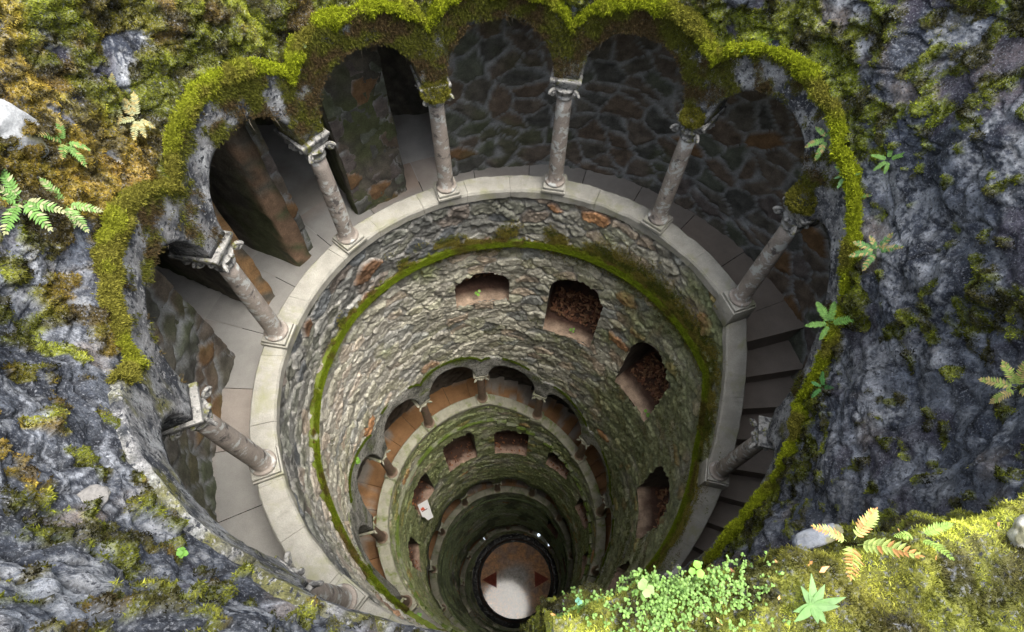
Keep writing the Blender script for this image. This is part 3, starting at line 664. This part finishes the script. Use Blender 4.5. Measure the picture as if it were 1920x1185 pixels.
def scatter(maskf, dens, seed):
    r = np.random.RandomState(seed); lam = area*maskf*dens; lam[-1] = 0; lam[:, -1] = 0; nn = r.poisson(lam); idx = np.nonzero(nn); rp = np.repeat(np.arange(len(idx[0])), nn[idx]); i, j = idx[0][rp], idx[1][rp]
    u = r.rand(len(i), 1); v = r.rand(len(i), 1)
    p = VR[i, j]*(1-u)*(1-v) + VR[i+1, j]*u*(1-v) + VR[i, j+1]*(1-u)*v + VR[i+1, j+1]*u*v
    cl = fbm(p, .05, 2, 140)[:, None]; return p, nR[i, j], mcR[i, j] * np.clip(1 + 1.3*cl, .25, 2.2)
dist = np.linalg.norm(VR - camv, axis=-1)
front = (sR < .86) & ((nR*(camv - VR)).sum(-1) > -.3)
far_m = moR**1.5*front*(dist > 2.6)
p_, n_, c_ = scatter(far_m, 6500, 5)
tufts('moss', p_, n_, .018, c_*1.0, 'olive and brown moss carpet on the rock face round the well mouth', 5, 11)
near_m = moR**1.5*front*(dist <= 2.6)
p_, n_, c_ = scatter(near_m, 45000, 6)
tufts('moss', p_, n_, .008, c_*1.3, 'thick yellow green moss cushions on the near rim at the bottom of the view', 5, 12, wid=.16)
print('tufts', len(p_))
# hood of moss along the crest of the upper arches
def hood(B0, B1, r0, rad, name, lab, colr, dens, sz, zoff=.0, parent=None, amp=.4, seed=130, step=.4):
    B = np.arange(B0, B1, step); zc_ = crest(B) + zoff; a = np.linspace(0, 2*math.pi, 13)[:-1]
    ctr = P(r0, B, zc_); n = fbm(ctr, .22, 3, seed); zc_ = zc_ + .035*fbm(ctr, .3, 3, seed+9); r0 = r0 + .03*fbm(ctr, .35, 2, seed+8)[:, None]; wgt = np.clip(rad*(1+amp*1.6*n), .018, .12)
    # frame: radial in and up
    rr = r0 + np.cos(a)[None]*wgt[:, None]*.9; zz = zc_[:, None] + np.sin(a)[None]*wgt[:, None]*1.1
    V0 = P(rr, B[:, None], zz); lump = fbm(V0, .07, 3, seed+1)*1.5; V = P(r0 + np.cos(a)[None]*(wgt[:, None]*.9 + lump*.022), B[:, None], zc_[:, None] + np.sin(a)[None]*(wgt[:, None]*1.1 + lump*.022))
    bq = np.broadcast_to(B[:, None], V.shape[:2]); c = mixc(np.array(colr) + 0*V, [.105, .09, .022], np.clip(ss(-.1, .5, fbm(V, .25, 3, seed+3)) + .5*ss(-60, -80, bq) - .5*ss(40, 10, np.abs(bq)), 0, 1)*.8)
    o = mesh(name, V, gridF(len(B), 12, wrap=True), M_moss, parent, c*.8); tag(o, lab, None, None, 'stuff')
    nrm = V - ctr[:, None]; nrm /= np.linalg.norm(nrm, axis=-1, keepdims=True)
    tot = int(len(B)*12*dens); r = np.random.RandomState(seed+5); ii = r.randint(0, len(B), tot); jj = r.randint(0, 12, tot)
    return V[ii, jj] + r.normal(size=(tot, 3))*.008, nrm[ii, jj], c[ii, jj]
p_, n_, c_ = hood(-118, 150, 2.87, .052, 'moss', 'bright green moss roll along the tops of the upper arches', (.18, .21, .012), 8, .02)
tufts('moss', p_, n_, .022, c_*1.4, 'bright green moss fuzz standing on the upper arch tops', 5, 21)
# moss and dead rootlets on the faces of the upper arches
_n = 60000; rs = np.random.RandomState(77); B = rs.uniform(-112, 100, _n); tt = rs.rand(_n)**.8; lo, hi = intr(B), crest(B); z = lo + (hi-lo)*tt
p = P(2.845, B, z); keep = (fbm(p, .2, 4, 19) + .75*ss(-75, -40, B)*ss(58, 28, B) + .6*(tt-.45) - .12 > rs.uniform(-.1, .5, _n)); p, B, z, tt = p[keep], B[keep], z[keep], tt[keep]
nn = -P(1, B, 0*B) + np.array([0, 0, -.9]); nn /= np.linalg.norm(nn, axis=1, keepdims=True)
cc = mixc([.10, .105, .018] + 0*p, [.085, .06, .028], ss(-.2, .4, fbm(p, .15, 3, 150) - .5*(tt-.5)))
tufts('moss', p, nn, .026, cc, 'shaggy olive and brown moss hanging on the faces of the upper arches', 4, 22, wid=.14)
mb = MB(); rq = random.Random(9)
for i in range(260):
    b = rq.uniform(-110, 75)
    if rq.random() < .4 and not -50 < b < 40: continue
    z0 = float(intr(np.array([b]))[0]); p0 = P(2.86 + rq.uniform(0, .2), b, z0 + .01); L = rq.choice([.03, .05, .07, .12]) * rq.uniform(.6, 1.4); d = np.array([rq.uniform(-.4, .4), rq.uniform(-.4, .4), -1])
    mb.tube([p0, p0 + d*L*.5 + np.array([rq.uniform(-.01, .01), 0, 0]), p0 + d*L + np.array([rq.uniform(-.02, .02), rq.uniform(-.02, .02), 0])], [.0022, .0016, .0008], 4)
tag(mb.build('hanging_roots', mat('dry_rootlets', (.34, .29, .22), .3, 20, 0), None), 'thin dry rootlets hanging from the soffits of the upper arches', None, None, 'stuff')
# moss cushions on capitals
for cb, s_, lab in ((-21.2, .15, 'clump of brown green moss on the capital left of the top centre'), (38.8, .13, 'clump of moss on the capital right of the top centre'), (68.9, .15, 'tall mossy clump above the capital on the right'), (8.8, .07, None)):
    k = 2600; q = rs.normal(size=(k, 3)); q /= np.linalg.norm(q, axis=1, keepdims=True); c0 = P(2.84, cb, (1.80 if cb < 0 else 1.93) + (0.1 if cb > 60 else 0)); rad = s_*(1 + .3*fbm(q, .5, 2, 160))[:, None]*np.array([1, 1, .75])
    if lab is None: continue
    tufts('moss', c0 + q*rad, q, .02, np.array([.13, .125, .02]) * (1 + .5*fbm(q*s_, .05, 2, 161))[:, None], lab, 4, 30+int(cb))
# moss on the string course and the growth round it
_n = 60000; B = rs.uniform(-150, 150, _n); a = rs.uniform(-.9, 2.2, _n); z = sc1(B); p = P(2.765 - .03*np.cos(a), B, z + .045*np.sin(a) + .01); nn = -P(1, B, 0*B)*np.cos(a)[:, None]; nn[:, 2] = np.sin(a) + .3
k_ = fbm(p, .3, 3, 91) + .3*ss(-100, -40, B) > -.45 + rs.uniform(-.1, .1, _n)
cc = mixc([.15, .20, .012] + 0*p, [.10, .085, .02], ss(.1, .6, fbm(p, .4, 3, 162)))
tufts('moss', p[k_], nn[k_], .017, cc[k_], 'bright green moss strip growing on the first string course inside the shaft', 4, 23)
_n = 70000; B = rs.uniform(-75, 130, _n); dz = np.abs(rs.normal(size=_n))*.22*np.where(rs.rand(_n) < .25, -.5, 1); z = sc1(B) + dz; p = P(2.80, B, z)
k_ = (fbm(p, .35, 4, 163) + ss(-10, 40, B)*.75 - np.abs(dz)*.9 > -.1 + rs.uniform(0, .2, _n)) & (z < -.22)
nn = -P(1, B, 0*B); nn[:, 2] = .5
cc = mixc([.21, .18, .04] + 0*p, [.10, .11, .02], ss(-.2, .4, fbm(p, .15, 3, 164)))
tufts('moss', p[k_], nn[k_], .02, cc[k_], 'yellow brown moss band on the shaft wall beside the first string course', 4, 24)
_n = 60000; B = rs.uniform(-140, 130, _n); dz = rs.normal(size=_n)*.05 + .02; z = sc1(B) + dz; p = P(2.755 + np.abs(dz)*.3, B, z); k_ = fbm(p, .12, 3, 170) + .4*fbm(p, .6, 2, 171) > .12; nn = -P(1, B, 0*B); nn[:, 2] = .4
tufts('moss', p[k_], nn[k_], .024, (mixc([.14, .165, .014] + 0*p, [.12, .09, .025], ss(-.1, .3, fbm(p, .3, 3, 172))))[k_], 'ragged olive moss clumps fringing the first string course', 4, 27)
# sparse moss patches on the shaft wall
_n = 90000; B = rs.uniform(-180, 180, _n); z = rs.uniform(-9, -1.3, _n); p = P(2.805, B, z); br = B
f = fbm(p, .45, 4, 165) + .35*ss(0, 70, br) - .25*ss(-30, -80, br) + .35*ss(.35, .0, np.abs(br + 10)/60.)*ss(-2.8, -3.4, z)*ss(-6, -5, z)
k_ = (f > .52) & ~((z > zt(B+360)-.1) & (z < crest(B+360)+.02) & (B > -180)) & ~np.any([in_niche(B, z, q, .03) for q in NICHES], 0) & (z > zt(np.where(B < 180, B+360, B)) - .1)
nn = -P(1, B, 0*B); nn[:, 2] = .5; cc = mixc([.09, .11, .02] + 0*p, [.11, .085, .03], ss(-.2, .4, fbm(p, .3, 3, 166)))
tufts('moss', p[k_], nn[k_], .018, cc[k_], 'thin scattered moss patches on the rubble of the upper shaft', 3, 25)
_n = 30000; B = rs.uniform(230, 560, _n); z = crest(B) + rs.normal(size=_n)*.02 + .01; p = P(2.79, B, z); nn = -P(1, B, 0*B); nn[:, 2] = 1.
k_ = fbm(p, .5, 3, 167) > -.25 + .35*ss(250, 230, B)
tufts('moss', p[k_], nn[k_], .022, np.array([.10, .14, .015]) + 0*p[k_], 'green moss line on the tops of the second arcade arches', 3, 26)

# ------------------------------------------------------------------ ferns and small plants
M_leaf = mat('fern_leaf', None, .15, 30, 0, 60, .55, .4, trans=.35)
def leafV(base, d, up, L, w_, droop=.3, n=4):
    """a narrow leaf: returns verts and quads"""
    d = d/np.linalg.norm(d); s = np.cross(d, up); s /= np.linalg.norm(s)+1e-9; V = []
    for i in range(n+1):
        t = i/n; ww = w_*math.sin(math.pi*min(.93, .12 + .88*t)**.75)*(1 if t < 1 else .2); c = base + d*L*t - up*droop*L*t*t*.5
        V += [c - s*ww*.5, c + up*(-.0), c + s*ww*.5]
        V[-2] = c - up*ww*.12
    F = []
    for i in range(n):
        a = i*3; F += [(a, a+1, a+4, a+3), (a+1, a+2, a+5, a+4)]
    return V, F
def frond(parent, org, d, up, L, colr, tipc, rq, wid=.34, npin=11):
    V = []; F = []; C = []; d = np.array(d, float); d /= np.linalg.norm(d); up = np.array(up, float); up = up - d*(up@d); up /= np.linalg.norm(up); s = np.cross(d, up)
    def add(v, f, c):
        o = len(V); V.extend(v); F.extend([tuple(x+o for x in q) for q in f]); C.extend([c]*len(v))
    pts = [org + d*L*t + up*(L*(.28*t - .5*t*t)) for t in np.linspace(0, 1, 12)]
    for a, b in zip(pts[:-1], pts[1:]):
        wv = s*L*.008; add([a-wv, a+wv, b+wv, b-wv], [(0, 1, 2, 3)], np.array(colr)*.8)
    for i in range(npin):
        t = .14 + .84*i/npin; c = org + d*L*t + up*(L*(.28*t - .5*t*t)); tl = math.sin(math.pi*(.12 + .86*t))**.7
        for sg in (-1, 1):
            dd = s*sg*1.0 + d*(.35 + .5*t) + up*rq.uniform(-.05, .25); k = rq.uniform(.85, 1.15); q = tipc if (tipc and rq.random() < (.15 + .5*t)) else colr
            v, f = leafV(c, dd, up, L*wid*.62*tl*k, L*.075*k, .35, 3); add(v, f, np.array(q)*rq.uniform(.8, 1.2))
    v, f = leafV(pts[-2], d, up, L*.13, L*.05, .3, 3); add(v, f, np.array(tipc or colr))
    V = np.array(V) - np.array(parent.location)
    return mesh('frond', V, np.array(F), M_leaf, parent, np.array(C), smooth=False)
def fern(loc, nrm, size, n, label, colr=(.15, .33, .06), tipc=None, seed=0, down=.35, base_a=None):
    rq = random.Random(seed); loc = np.array(loc); nrm = np.array(nrm, float); nrm = nrm + np.array([0, 0, .3]); nrm /= np.linalg.norm(nrm)
    root = tag(empty('fern', tuple(loc)), label, 'fern', 'ferns rooted in the rock face')
    t1 = np.cross(nrm, (0, 0, 1)); t1 /= np.linalg.norm(t1)+1e-9; t2 = np.cross(nrm, t1)
    for i in range(n):
        a = (base_a if base_a is not None else 0) + (i - (n-1)/2)*(2*math.pi/max(n, 3))*.8 + rq.uniform(-.25, .25)
        tang = t1*math.cos(a) + t2*math.sin(a); d = tang*.95 + nrm*rq.uniform(.25, .6) - np.array([0, 0, down])*.5
        frond(root, loc + nrm*.01 + tang*.01, d, nrm + np.array([0, 0, .5]), size*rq.uniform(.75, 1.15), colr, tipc, rq)
    return root
SUN_PALE = (.42, .44, .22); YEL = (.52, .42, .16); GRN = (.17, .36, .07); MID = (.22, .40, .10); ORG = (.55, .28, .10)  # the pale leaf colour has sunlight painted into it
FERNS = [((-3.04, .64, 3.34), (.97, -.19, -.1), .17, 4, 'fern painted sunlit pale on the left rock face, upper of two facing white streaks', SUN_PALE, YEL),
 ((-2.93, .62, 3.16), (.5, -.44, .6), .19, 5, 'fern painted sunlit cream nearest the second arch from the left', SUN_PALE, YEL),
 ((-3.04, .04, 3.48), (.98, .1, .1), .20, 4, 'green and yellow fern just right of the white boulder on the left', MID, YEL),
 ((-3.03, -.49, 3.54), (.59, -.34, .73), .24, 5, 'large green fern cut by the left edge of the photo', GRN, SUN_PALE),
 ((-2.98, -.34, 3.32), (.75, -.16, .64), .21, 5, 'spreading fern with tips painted sunlit cream beside the one at the left edge', MID, SUN_PALE),
 ((2.04, 2.08, 2.88), (-.65, .01, .76), .20, 5, 'bright green fern standing on the mossy arch at the top right', (.2, .42, .14), None),
 ((2.60, 1.14, 2.66), (-.94, -.34, .3), .21, 4, 'fern with yellowing tips at the right end of the fifth arch', MID, YEL),
 ((2.89, .73, 2.84), (-.5, -.6, .5), .13, 4, 'small fern on the round bright moss cushion on the right', GRN, None),
 ((2.72, .82, 2.56), (-.83, -.4, .4), .12, 4, 'small pale fern on the moss ridge below the fifth arch', (.2, .4, .15), None),
 ((2.83, .66, 2.47), (-.89, -.33, .3), .13, 4, 'star shaped small fern above the last right hand arch', MID, YEL),
 ((2.89, .14, 2.40), (-.9, -.11, .43), .20, 5, 'fern of four leaves on the moss beside the last full arch on the right', (.16, .36, .1), YEL),
 ((2.80, -.14, 1.66), (-.8, -.3, .5), .24, 4, 'long green fern reaching out over the dark stairs on the right', GRN, None),
 ((2.77, -.64, 1.36), (-.96, -.08, .1), .16, 3, 'dark green fern among moss lumps above the low right column', (.10, .30, .08), None),
 ((2.98, -1.30, 3.02), (-1, .05, .1), .22, 4, 'yellow green fern cut by the right edge of the photo', (.35, .45, .1), YEL)]
for i, (l, n, s_, k, lab, c, tc) in enumerate(FERNS): fern(l, n, s_*.85, k+1, lab, tuple(.78*q for q in c), tc and tuple(.78*q for q in tc), 100+i)
FA = -math.pi/2
fern((.628, -2.480, 4.935), (-.1, .5, .8), .10, 4, 'tall fern with orange dead tips standing on the near mossy ledge', (.40, .50, .14), ORG, 201, -.3, FA)
fern((.770, -2.462, 4.935), (-.1, .5, .8), .06, 3, 'plain green small fern right of the orange tipped one on the near ledge', (.30, .45, .10), None, 202, -.3, FA)

def surf_near(x, y, z=4.9):
    d = np.abs(VR - np.array([x, y, z])).sum(-1); k = np.unravel_index(np.argmin(d), d.shape); return VR[k]
M_herb = mat('herb_leaf', None, .15, 40, 0, 60, .5, .4, trans=.35)
# rosette of strap leaves
c0 = np.array([.505, -2.60, 4.97]); root = tag(empty('rosette_plant', tuple(c0)), 'rosette of long smooth green leaves low on the near moss at the bottom right', 'plant')
for a, L in ((-2.6, .085), (-2.9, .07), (1.5, .085), (2.1, .06), (.95, .07), (.25, .095), (.0, .07), (-1.6, .045), (-1.1, .05)):
    v, f = leafV(np.zeros(3), np.array([math.cos(a), math.sin(a), .35]), np.array([0, -.2, 1.]), L*.72, .017, .3, 6)
    mesh('leaf', np.array(v), np.array(f), M_herb, root, np.array([.15, .28, .09]) * rs.uniform(.85, 1.15) + 0*np.array(v))
# low chickweed covering the ledge
def herb(name, centres, lab, r, colr, rad, hgt, kind='stuff'):
    V = []; F = []; C = []; n0 = 0
    for (x, y, z, up) in centres:
        h = hgt * r.uniform(.3, 1.2); lean = r.normal(size=2)*.012; top = np.array([x + lean[0], y + lean[1] + .006, z + h])
        b = np.array([x, y, z - .01]); s = np.array([.0007, 0, 0]); V += [b-s, b+s, top+s, top-s]; F.append((n0, n0+1, n0+2, n0+3)); C += [np.array([.20, .30, .07])]*4; n0 += 4
        for q in range(r.randint(3, 6)):
            a = r.uniform(0, 6.28); t = r.uniform(.45, 1.0) if q else 1.; cc = b + (top-b)*t; d = np.array([math.cos(a), math.sin(a), .25]); L = rad*r.uniform(.6, 1.3); c = np.array(colr)*r.uniform(.7, 1.3)
            s = np.cross(d, [0, 0, 1.]); s /= np.linalg.norm(s); u = np.array([0, 0, 1.])
            pts = [cc, cc + d*L*.35 + s*L*.36, cc + d*L*.8 + s*L*.42, cc + d*L*1.15 + u*L*.05, cc + d*L*.8 - s*L*.42, cc + d*L*.35 - s*L*.36]
            pts[1] = pts[1] + u*L*.12; pts[2] = pts[2] + u*L*.1; pts[4] = pts[4] + u*L*.1; pts[5] = pts[5] + u*L*.12
            V += pts; F2.append([n0+k for k in range(6)]); C += [c]*6; n0 += 6
    V = np.array(V); o = mesh(name, V, [np.array(F), np.array(F2)], M_herb, None, np.array(C), smooth=False); F2.clear()
    tag(o, lab, None, None, kind); return o
F2 = []
rh = np.random.RandomState(5); near = (VR[..., 2] > 4.45) & (VR[..., 0] > .03) & (VR[..., 0] < .46) & (VR[..., 1] > -2.74) & (VR[..., 1] < -2.42) & (sR < .9)
ii, jj = np.nonzero(near); w8 = area[ii, jj] * ss(.46, .30, VR[ii, jj, 0]) * ss(.03, .09, VR[ii, jj, 0]) * (.25 + ss(-.2, .3, fbm(VR[ii, jj], .08, 2, 201))) * (.3 + ss(-2.72, -2.60, VR[ii, jj, 1])); w8 /= w8.sum(); pk = rh.choice(len(ii), 2300, p=w8)
cs = [(*(VR[ii[k], jj[k]] + rh.normal(size=3)*np.array([.006, .006, .001])), 0) for k in pk]
herb('chickweed', cs, 'light green chickweed and clover leaves spilling over the near ledge by the bottom centre', rh, (.17, .31, .06), .0058, .028)
# separate little plants
def sprig(name, loc, n, rad, lab, colr, cat='plant', grp=None, seed=0, nrm=(0, 0, 1), stem=.03):
    r = random.Random(seed); root = tag(empty(name, loc), lab, cat, grp); nrm = np.array(nrm, float); nrm /= np.linalg.norm(nrm); t1 = np.cross(nrm, (0, .2, 1.)); t1 /= np.linalg.norm(t1)+1e-9; t2 = np.cross(nrm, t1)
    for i in range(n):
        a = 2*math.pi*i/n + r.uniform(-.4, .4); dd = t1*math.cos(a) + t2*math.sin(a); c = nrm*stem*r.uniform(.6, 1.2) + dd*rad*1.2; L = rad*r.uniform(.8, 1.2)
        u = nrm + dd*.2; u /= np.linalg.norm(u); e1 = np.cross(u, (0, 0, 1.)); e1 /= np.linalg.norm(e1)+1e-9; e2 = np.cross(u, e1)
        V = [c] + [c + L*(math.cos(t)*e1 + math.sin(t)*e2)*(1 + .08*math.cos(5*t)) + u*L*.18 for t in np.linspace(0, 2*math.pi, 11)[:-1]]
        F = [(0, 1+k, 1+(k+1) % 10) for k in range(10)]
        lf = mesh('leaf', np.array(V), np.array(F), M_herb, root, np.array(colr)*r.uniform(.8, 1.2) + 0*np.array(V))
    mb = MB(); 
    for i in range(n): mb.tube([(0, 0, 0), tuple(nrm*stem*.5), tuple(nrm*stem*.8 + t1*.3*rad)], rad*.06, 4)
    mb.build('stem', M_herbstem, root); return root
M_herbstem = mat('herb_stem', (.20, .30, .08), .1, 20, 0)
sprig('round_leaf_plant', (.175, -2.575, 4.96), 4, .008, 'plant with pale rounded leaves rising from the chickweed', (.24, .36, .12), seed=1, stem=.03)
sprig('clover', (.262, -2.545, 5.0), 3, .008, 'single bright clover sprig held over the edge of the ledge', (.22, .48, .06), seed=2, stem=.035)
sprig('blue_leaf_plant', (.05, -2.60, 4.90), 4, .0035, 'tiny plant with bluish leaves at the left end of the chickweed', (.10, .26, .18), seed=3, stem=.02)
sprig('leafy_sprout', (-1.64, -2.38, 3.29), 5, .013, 'bright green sprout in moss on the lower left rock', (.16, .34, .06), seed=4, nrm=(.6, .5, .8), stem=.03)
sprig('pennywort', (-2.06, 1.93, 2.86), 7, .014, 'round pennywort leaves on the moss roll left of the second large arch', (.25, .32, .12), seed=5, nrm=(.65, -.75, .4), stem=.02)
sprig('niche_plant', tuple(P(2.95, -13, -2.85)), 3, .03, 'light green plant growing in the leftmost upper window niche', (.25, .50, .08), seed=6, nrm=(0, -.6, 1), stem=.05)
sprig('sill_plant', tuple(P(2.95, 24, -3.86)), 3, .028, 'small plant on the sill of the leaf filled window niche', (.22, .45, .07), seed=7, nrm=(0, -.6, 1), stem=.04)
sprig('niche_sprout', tuple(P(2.95, 66, -4.38)), 2, .04, 'lone green leaf in the third upper window niche', (.25, .5, .08), seed=8, nrm=(-.6, -.3, 1), stem=.04)
sprig('course_plant', tuple(P(2.74, -153, -3.05)), 4, .018, 'small green plant at the lower end of the mossy string course', (.2, .45, .08), seed=9, nrm=(.3, .5, 1), stem=.04)
sprig('wall_plant', tuple(P(2.78, -88, -4.3)), 6, .03, 'little leafy plant on the moss beside the second arcade on the left', (.25, .48, .08), seed=10, nrm=(1, 0, .6), stem=.03)
for k, (x, y, h, lab) in enumerate(((.092, -2.60, .075, 'taller thin grass blade leaning left at the ledge edge'), (.105, -2.598, .066, 'shorter thin grass blade curving right at the ledge edge'))):
    mb = MB(); mb.tube([(x, y, 4.89), (x - .004, y + .004, 4.89 + h*.5), (x - .012 + .012*k, y + .012, 4.89 + h)], [.0014, .0012, .0004], 6); tag(mb.build('grass_blade', M_herbstem), lab, 'grass blade', 'grass blades at the edge of the near ledge')
# leaf litter in the niches and on the ledge
M_lit = mat('dead_leaf', None, .25, 30, 0, 60, .8, .2)
def litter(pts, L, lab, seed, cols=((.20, .09, .05), (.26, .13, .07), (.14, .07, .045), (.30, .17, .09))):
    r = np.random.RandomState(seed); n = len(pts); a = r.uniform(0, 6.28, n); d = np.stack([np.cos(a), np.sin(a), r.normal(size=n)*.3], -1); s = np.stack([-np.sin(a), np.cos(a), r.normal(size=n)*.4], -1); l = (L*r.uniform(.6, 1.3, n))[:, None]
    V = np.stack([pts - d*l, pts - d*l*.2 + s*l*.42, pts + d*l, pts - d*l*.2 - s*l*.42], 1) + np.array([0, 0, 0]); V[:, 2, 2] += (l*.25)[:, 0]
    C = np.repeat((np.array(cols)[r.randint(0, len(cols), n)] * r.uniform(.7, 1.3, (n, 1)))[:, None], 4, 1)
    tag(mesh('fallen_leaves', V.reshape(-1, 3), np.arange(4*n).reshape(-1, 4), M_lit, None, C.reshape(-1, 3), smooth=False), lab, None, None, 'stuff')
def niche_pts(q, n, r, lo=.12, hi=.95):
    d = r.uniform(lo, hi, n)**.9; return P(RW + d, q['b'] + r.uniform(-.9, .9, n)*q['w'], q['z0'] + .0 + r.uniform(0, .05, n) + .12*d)
rl = np.random.RandomState(8)
litter(niche_pts(NICHES[0], 260, rl, .45), .05, 'brown fallen leaves in the back of the leftmost upper window niche', 1)
litter(niche_pts(NICHES[1], 330, rl, .3), .06, 'brown fallen leaves on the floor of the second upper window niche', 2)
litter(niche_pts(NICHES[2], 300, rl, .3), .06, 'brown fallen leaves on the floor of the third upper window niche', 3)
litter(niche_pts(NICHES[3], 260, rl, .3), .06, 'brown fallen leaves in the lowest right window niche of the upper row', 4)
litter(np.concatenate([niche_pts(q, 34, rl, .05, .5) for q in NICHES2]), .05, 'reddish fallen leaves in the window niches below the second arcade', 5, ((.36, .15, .06), (.28, .12, .06), (.2, .1, .06)))
nm = np.nonzero((VR[..., 2] > 4.6) & (np.abs(VR[..., 0]) < 1.2) & (VR[..., 1] < -2.4) & (sR < .86)); pk = rl.randint(0, len(nm[0]), 150)
litter(VR[nm[0][pk], nm[1][pk]] + np.array([0, 0, .006]), .007, 'tiny dry orange leaves scattered on the near moss ledge', 6, ((.45, .22, .08), (.5, .3, .12), (.3, .15, .08)))
litter(np.array([[.55, -2.53, 4.955]]), .012, 'curled orange dead leaf on the near moss ledge', 7, ((.6, .3, .14),))

# ------------------------------------------------------------------ boulders and the paper notice
def boulder(name, loc, dims, rz, colr, lab, seed, dark=(.12, .125, .13), tilt=0):
    nu, nv = 72, 40; u, v = np.meshgrid(np.linspace(0, 2*np.pi, nu, endpoint=False), np.linspace(0, np.pi, nv)); d = np.stack([np.sin(v)*np.cos(u), np.sin(v)*np.sin(u), np.cos(v)], -1)
    pw = np.sign(d)*np.abs(d)**.8; n = fbm(d, .8, 3, seed); n2 = fbm(d, .2, 4, seed+1); p = pw*(1 + .16*n + .04*n2)[..., None]*np.array(dims)
    c = mixc(np.array(colr) + 0*p, dark, ss(.05, .45, fbm(p, dims[0]*.5, 4, seed+2))*.8)
    c = mixc(c, [.12, .11, .03], ss(.25, .5, fbm(p, dims[0]*.6, 3, seed+3))*.7)
    o = mesh(name, p, gridF(nv, nu, wrap=True), M_rock2, None, c); o.location = loc; o.rotation_euler = (tilt, 0, rz); tag(o, lab, 'rock'); return o
M_rock2 = mat('pale_boulder', None, .25, 10, .6, 60, .85, bdist=.01)
boulder('boulder', (-3.24, -.06, 3.62), (.17, .17, .32), .2, (.36, .37, .38), 'large pale grey boulder bedded in moss at the left edge', 301, tilt=.35)
boulder('boulder', (1.06, -2.46, 4.92), (.075, .06, .05), .3, (.42, .41, .36), 'smooth cream stone lying on the near ledge at the right edge', 305)
mb = MB(); 
st = boulder('stone_block', (.60, -2.452, 4.865), (.06, .02, .016), .32, (.14, .15, .17), 'pale stone slab with a dark broken end sticking out below the orange tipped fern', 309)
boulder('boulder', (-2.20, -2.20, 3.28), (.15, .07, .025), .9, (.16, .155, .15), 'flat whitish stone among moss patches on the lower left rock', 313, tilt=.5)
pp = empty('paper_notice', tuple(P(2.70, -72, -13.15))); tag(pp, 'white torn paper sheet with a red mark on the edge of a window niche', 'paper sheet')
cp = np.array(cam.location) - np.array(pp.location); cp /= np.linalg.norm(cp); nrmp = cp*.7 + np.array([.7, -.2, .5]); nrmp /= np.linalg.norm(nrmp)
ex = np.cross([.25, .35, 1.], nrmp); ex /= np.linalg.norm(ex); ey = np.cross(nrmp, ex)
def pl3(x, y, h=0): q = ex*x + ey*y + nrmp*(h + .02*math.sin(x*9)); return tuple(q)
mb = MB(); out = [(-.16, -.12), (-.10, -.16), (-.02, -.30), (.17, -.28), (.17, .33), (-.19, .30)]
tri_ = [pl3(*q) for q in out] + [pl3(q[0], q[1], -.004) for q in out]; mb.add(tri_, [tuple(range(6)), tuple(range(11, 5, -1))] + [(i, 6+i, 6+(i+1) % 6, (i+1) % 6) for i in range(6)])
mb.build('sheet', mat('white_paper', (.8, .8, .8), .04, 5, 0, 60, .7), pp, smooth=False)
mr = mat('red_print', (.6, .10, .04), .05, 5, 0); mk = mat('dark_print', (.15, .06, .06), .05, 5, 0)
mb = MB(); mb.add([pl3(*q, .004) for q in ((-.14, .08), (.0, .06), (-.02, .12), (-.07, .22), (-.13, .2))], [(0, 1, 2, 3, 4)]); mb.build('red_mark', mr, pp, smooth=False)
mb = MB(); mb.add([pl3(*q, .005) for q in ((-.13, .03), (.06, .045), (.08, .07), (-.12, .06))], [(0, 1, 2, 3)]); mb.build('dark_line', mk, pp, smooth=False)
# small lamps on the lowest parapet
M_lamp = bpy.data.materials.new('lamp_glass'); M_lamp.use_nodes = True; b_ = M_lamp.node_tree.nodes['Principled BSDF']; b_.inputs['Emission Color'].default_value = (.75, .85, 1, 1); b_.inputs['Emission Strength'].default_value = .45
M_lampb = mat('lamp_body', (.35, .36, .38), .1, 5, 0)
for B_, lab in ((1080-40, 'small white lamp at the left of the lowest parapet'), (1080+31, 'small bluish lamp at the right of the lowest parapet'), (1080+48, 'dim lamp furthest right on the lowest parapet')):
    p0 = P(2.95, B_, float(zt(B_)) + .0); r0 = tag(empty('spot_lamp', tuple(p0)), lab, 'lamp', 'small lamps on the lowest parapet')
    mb = MB(); mb.lathe([(.06, 0), (.06, .03), (.03, .05), (.03, .12)], 12); mb.build('lamp_foot', M_lampb, r0)
    mb = MB(); mb.lathe([(.04, .12), (.09, .15), (.10, .22), (.06, .27), (.02, .28)], 14); mb.build('lamp_head', M_lamp, r0)
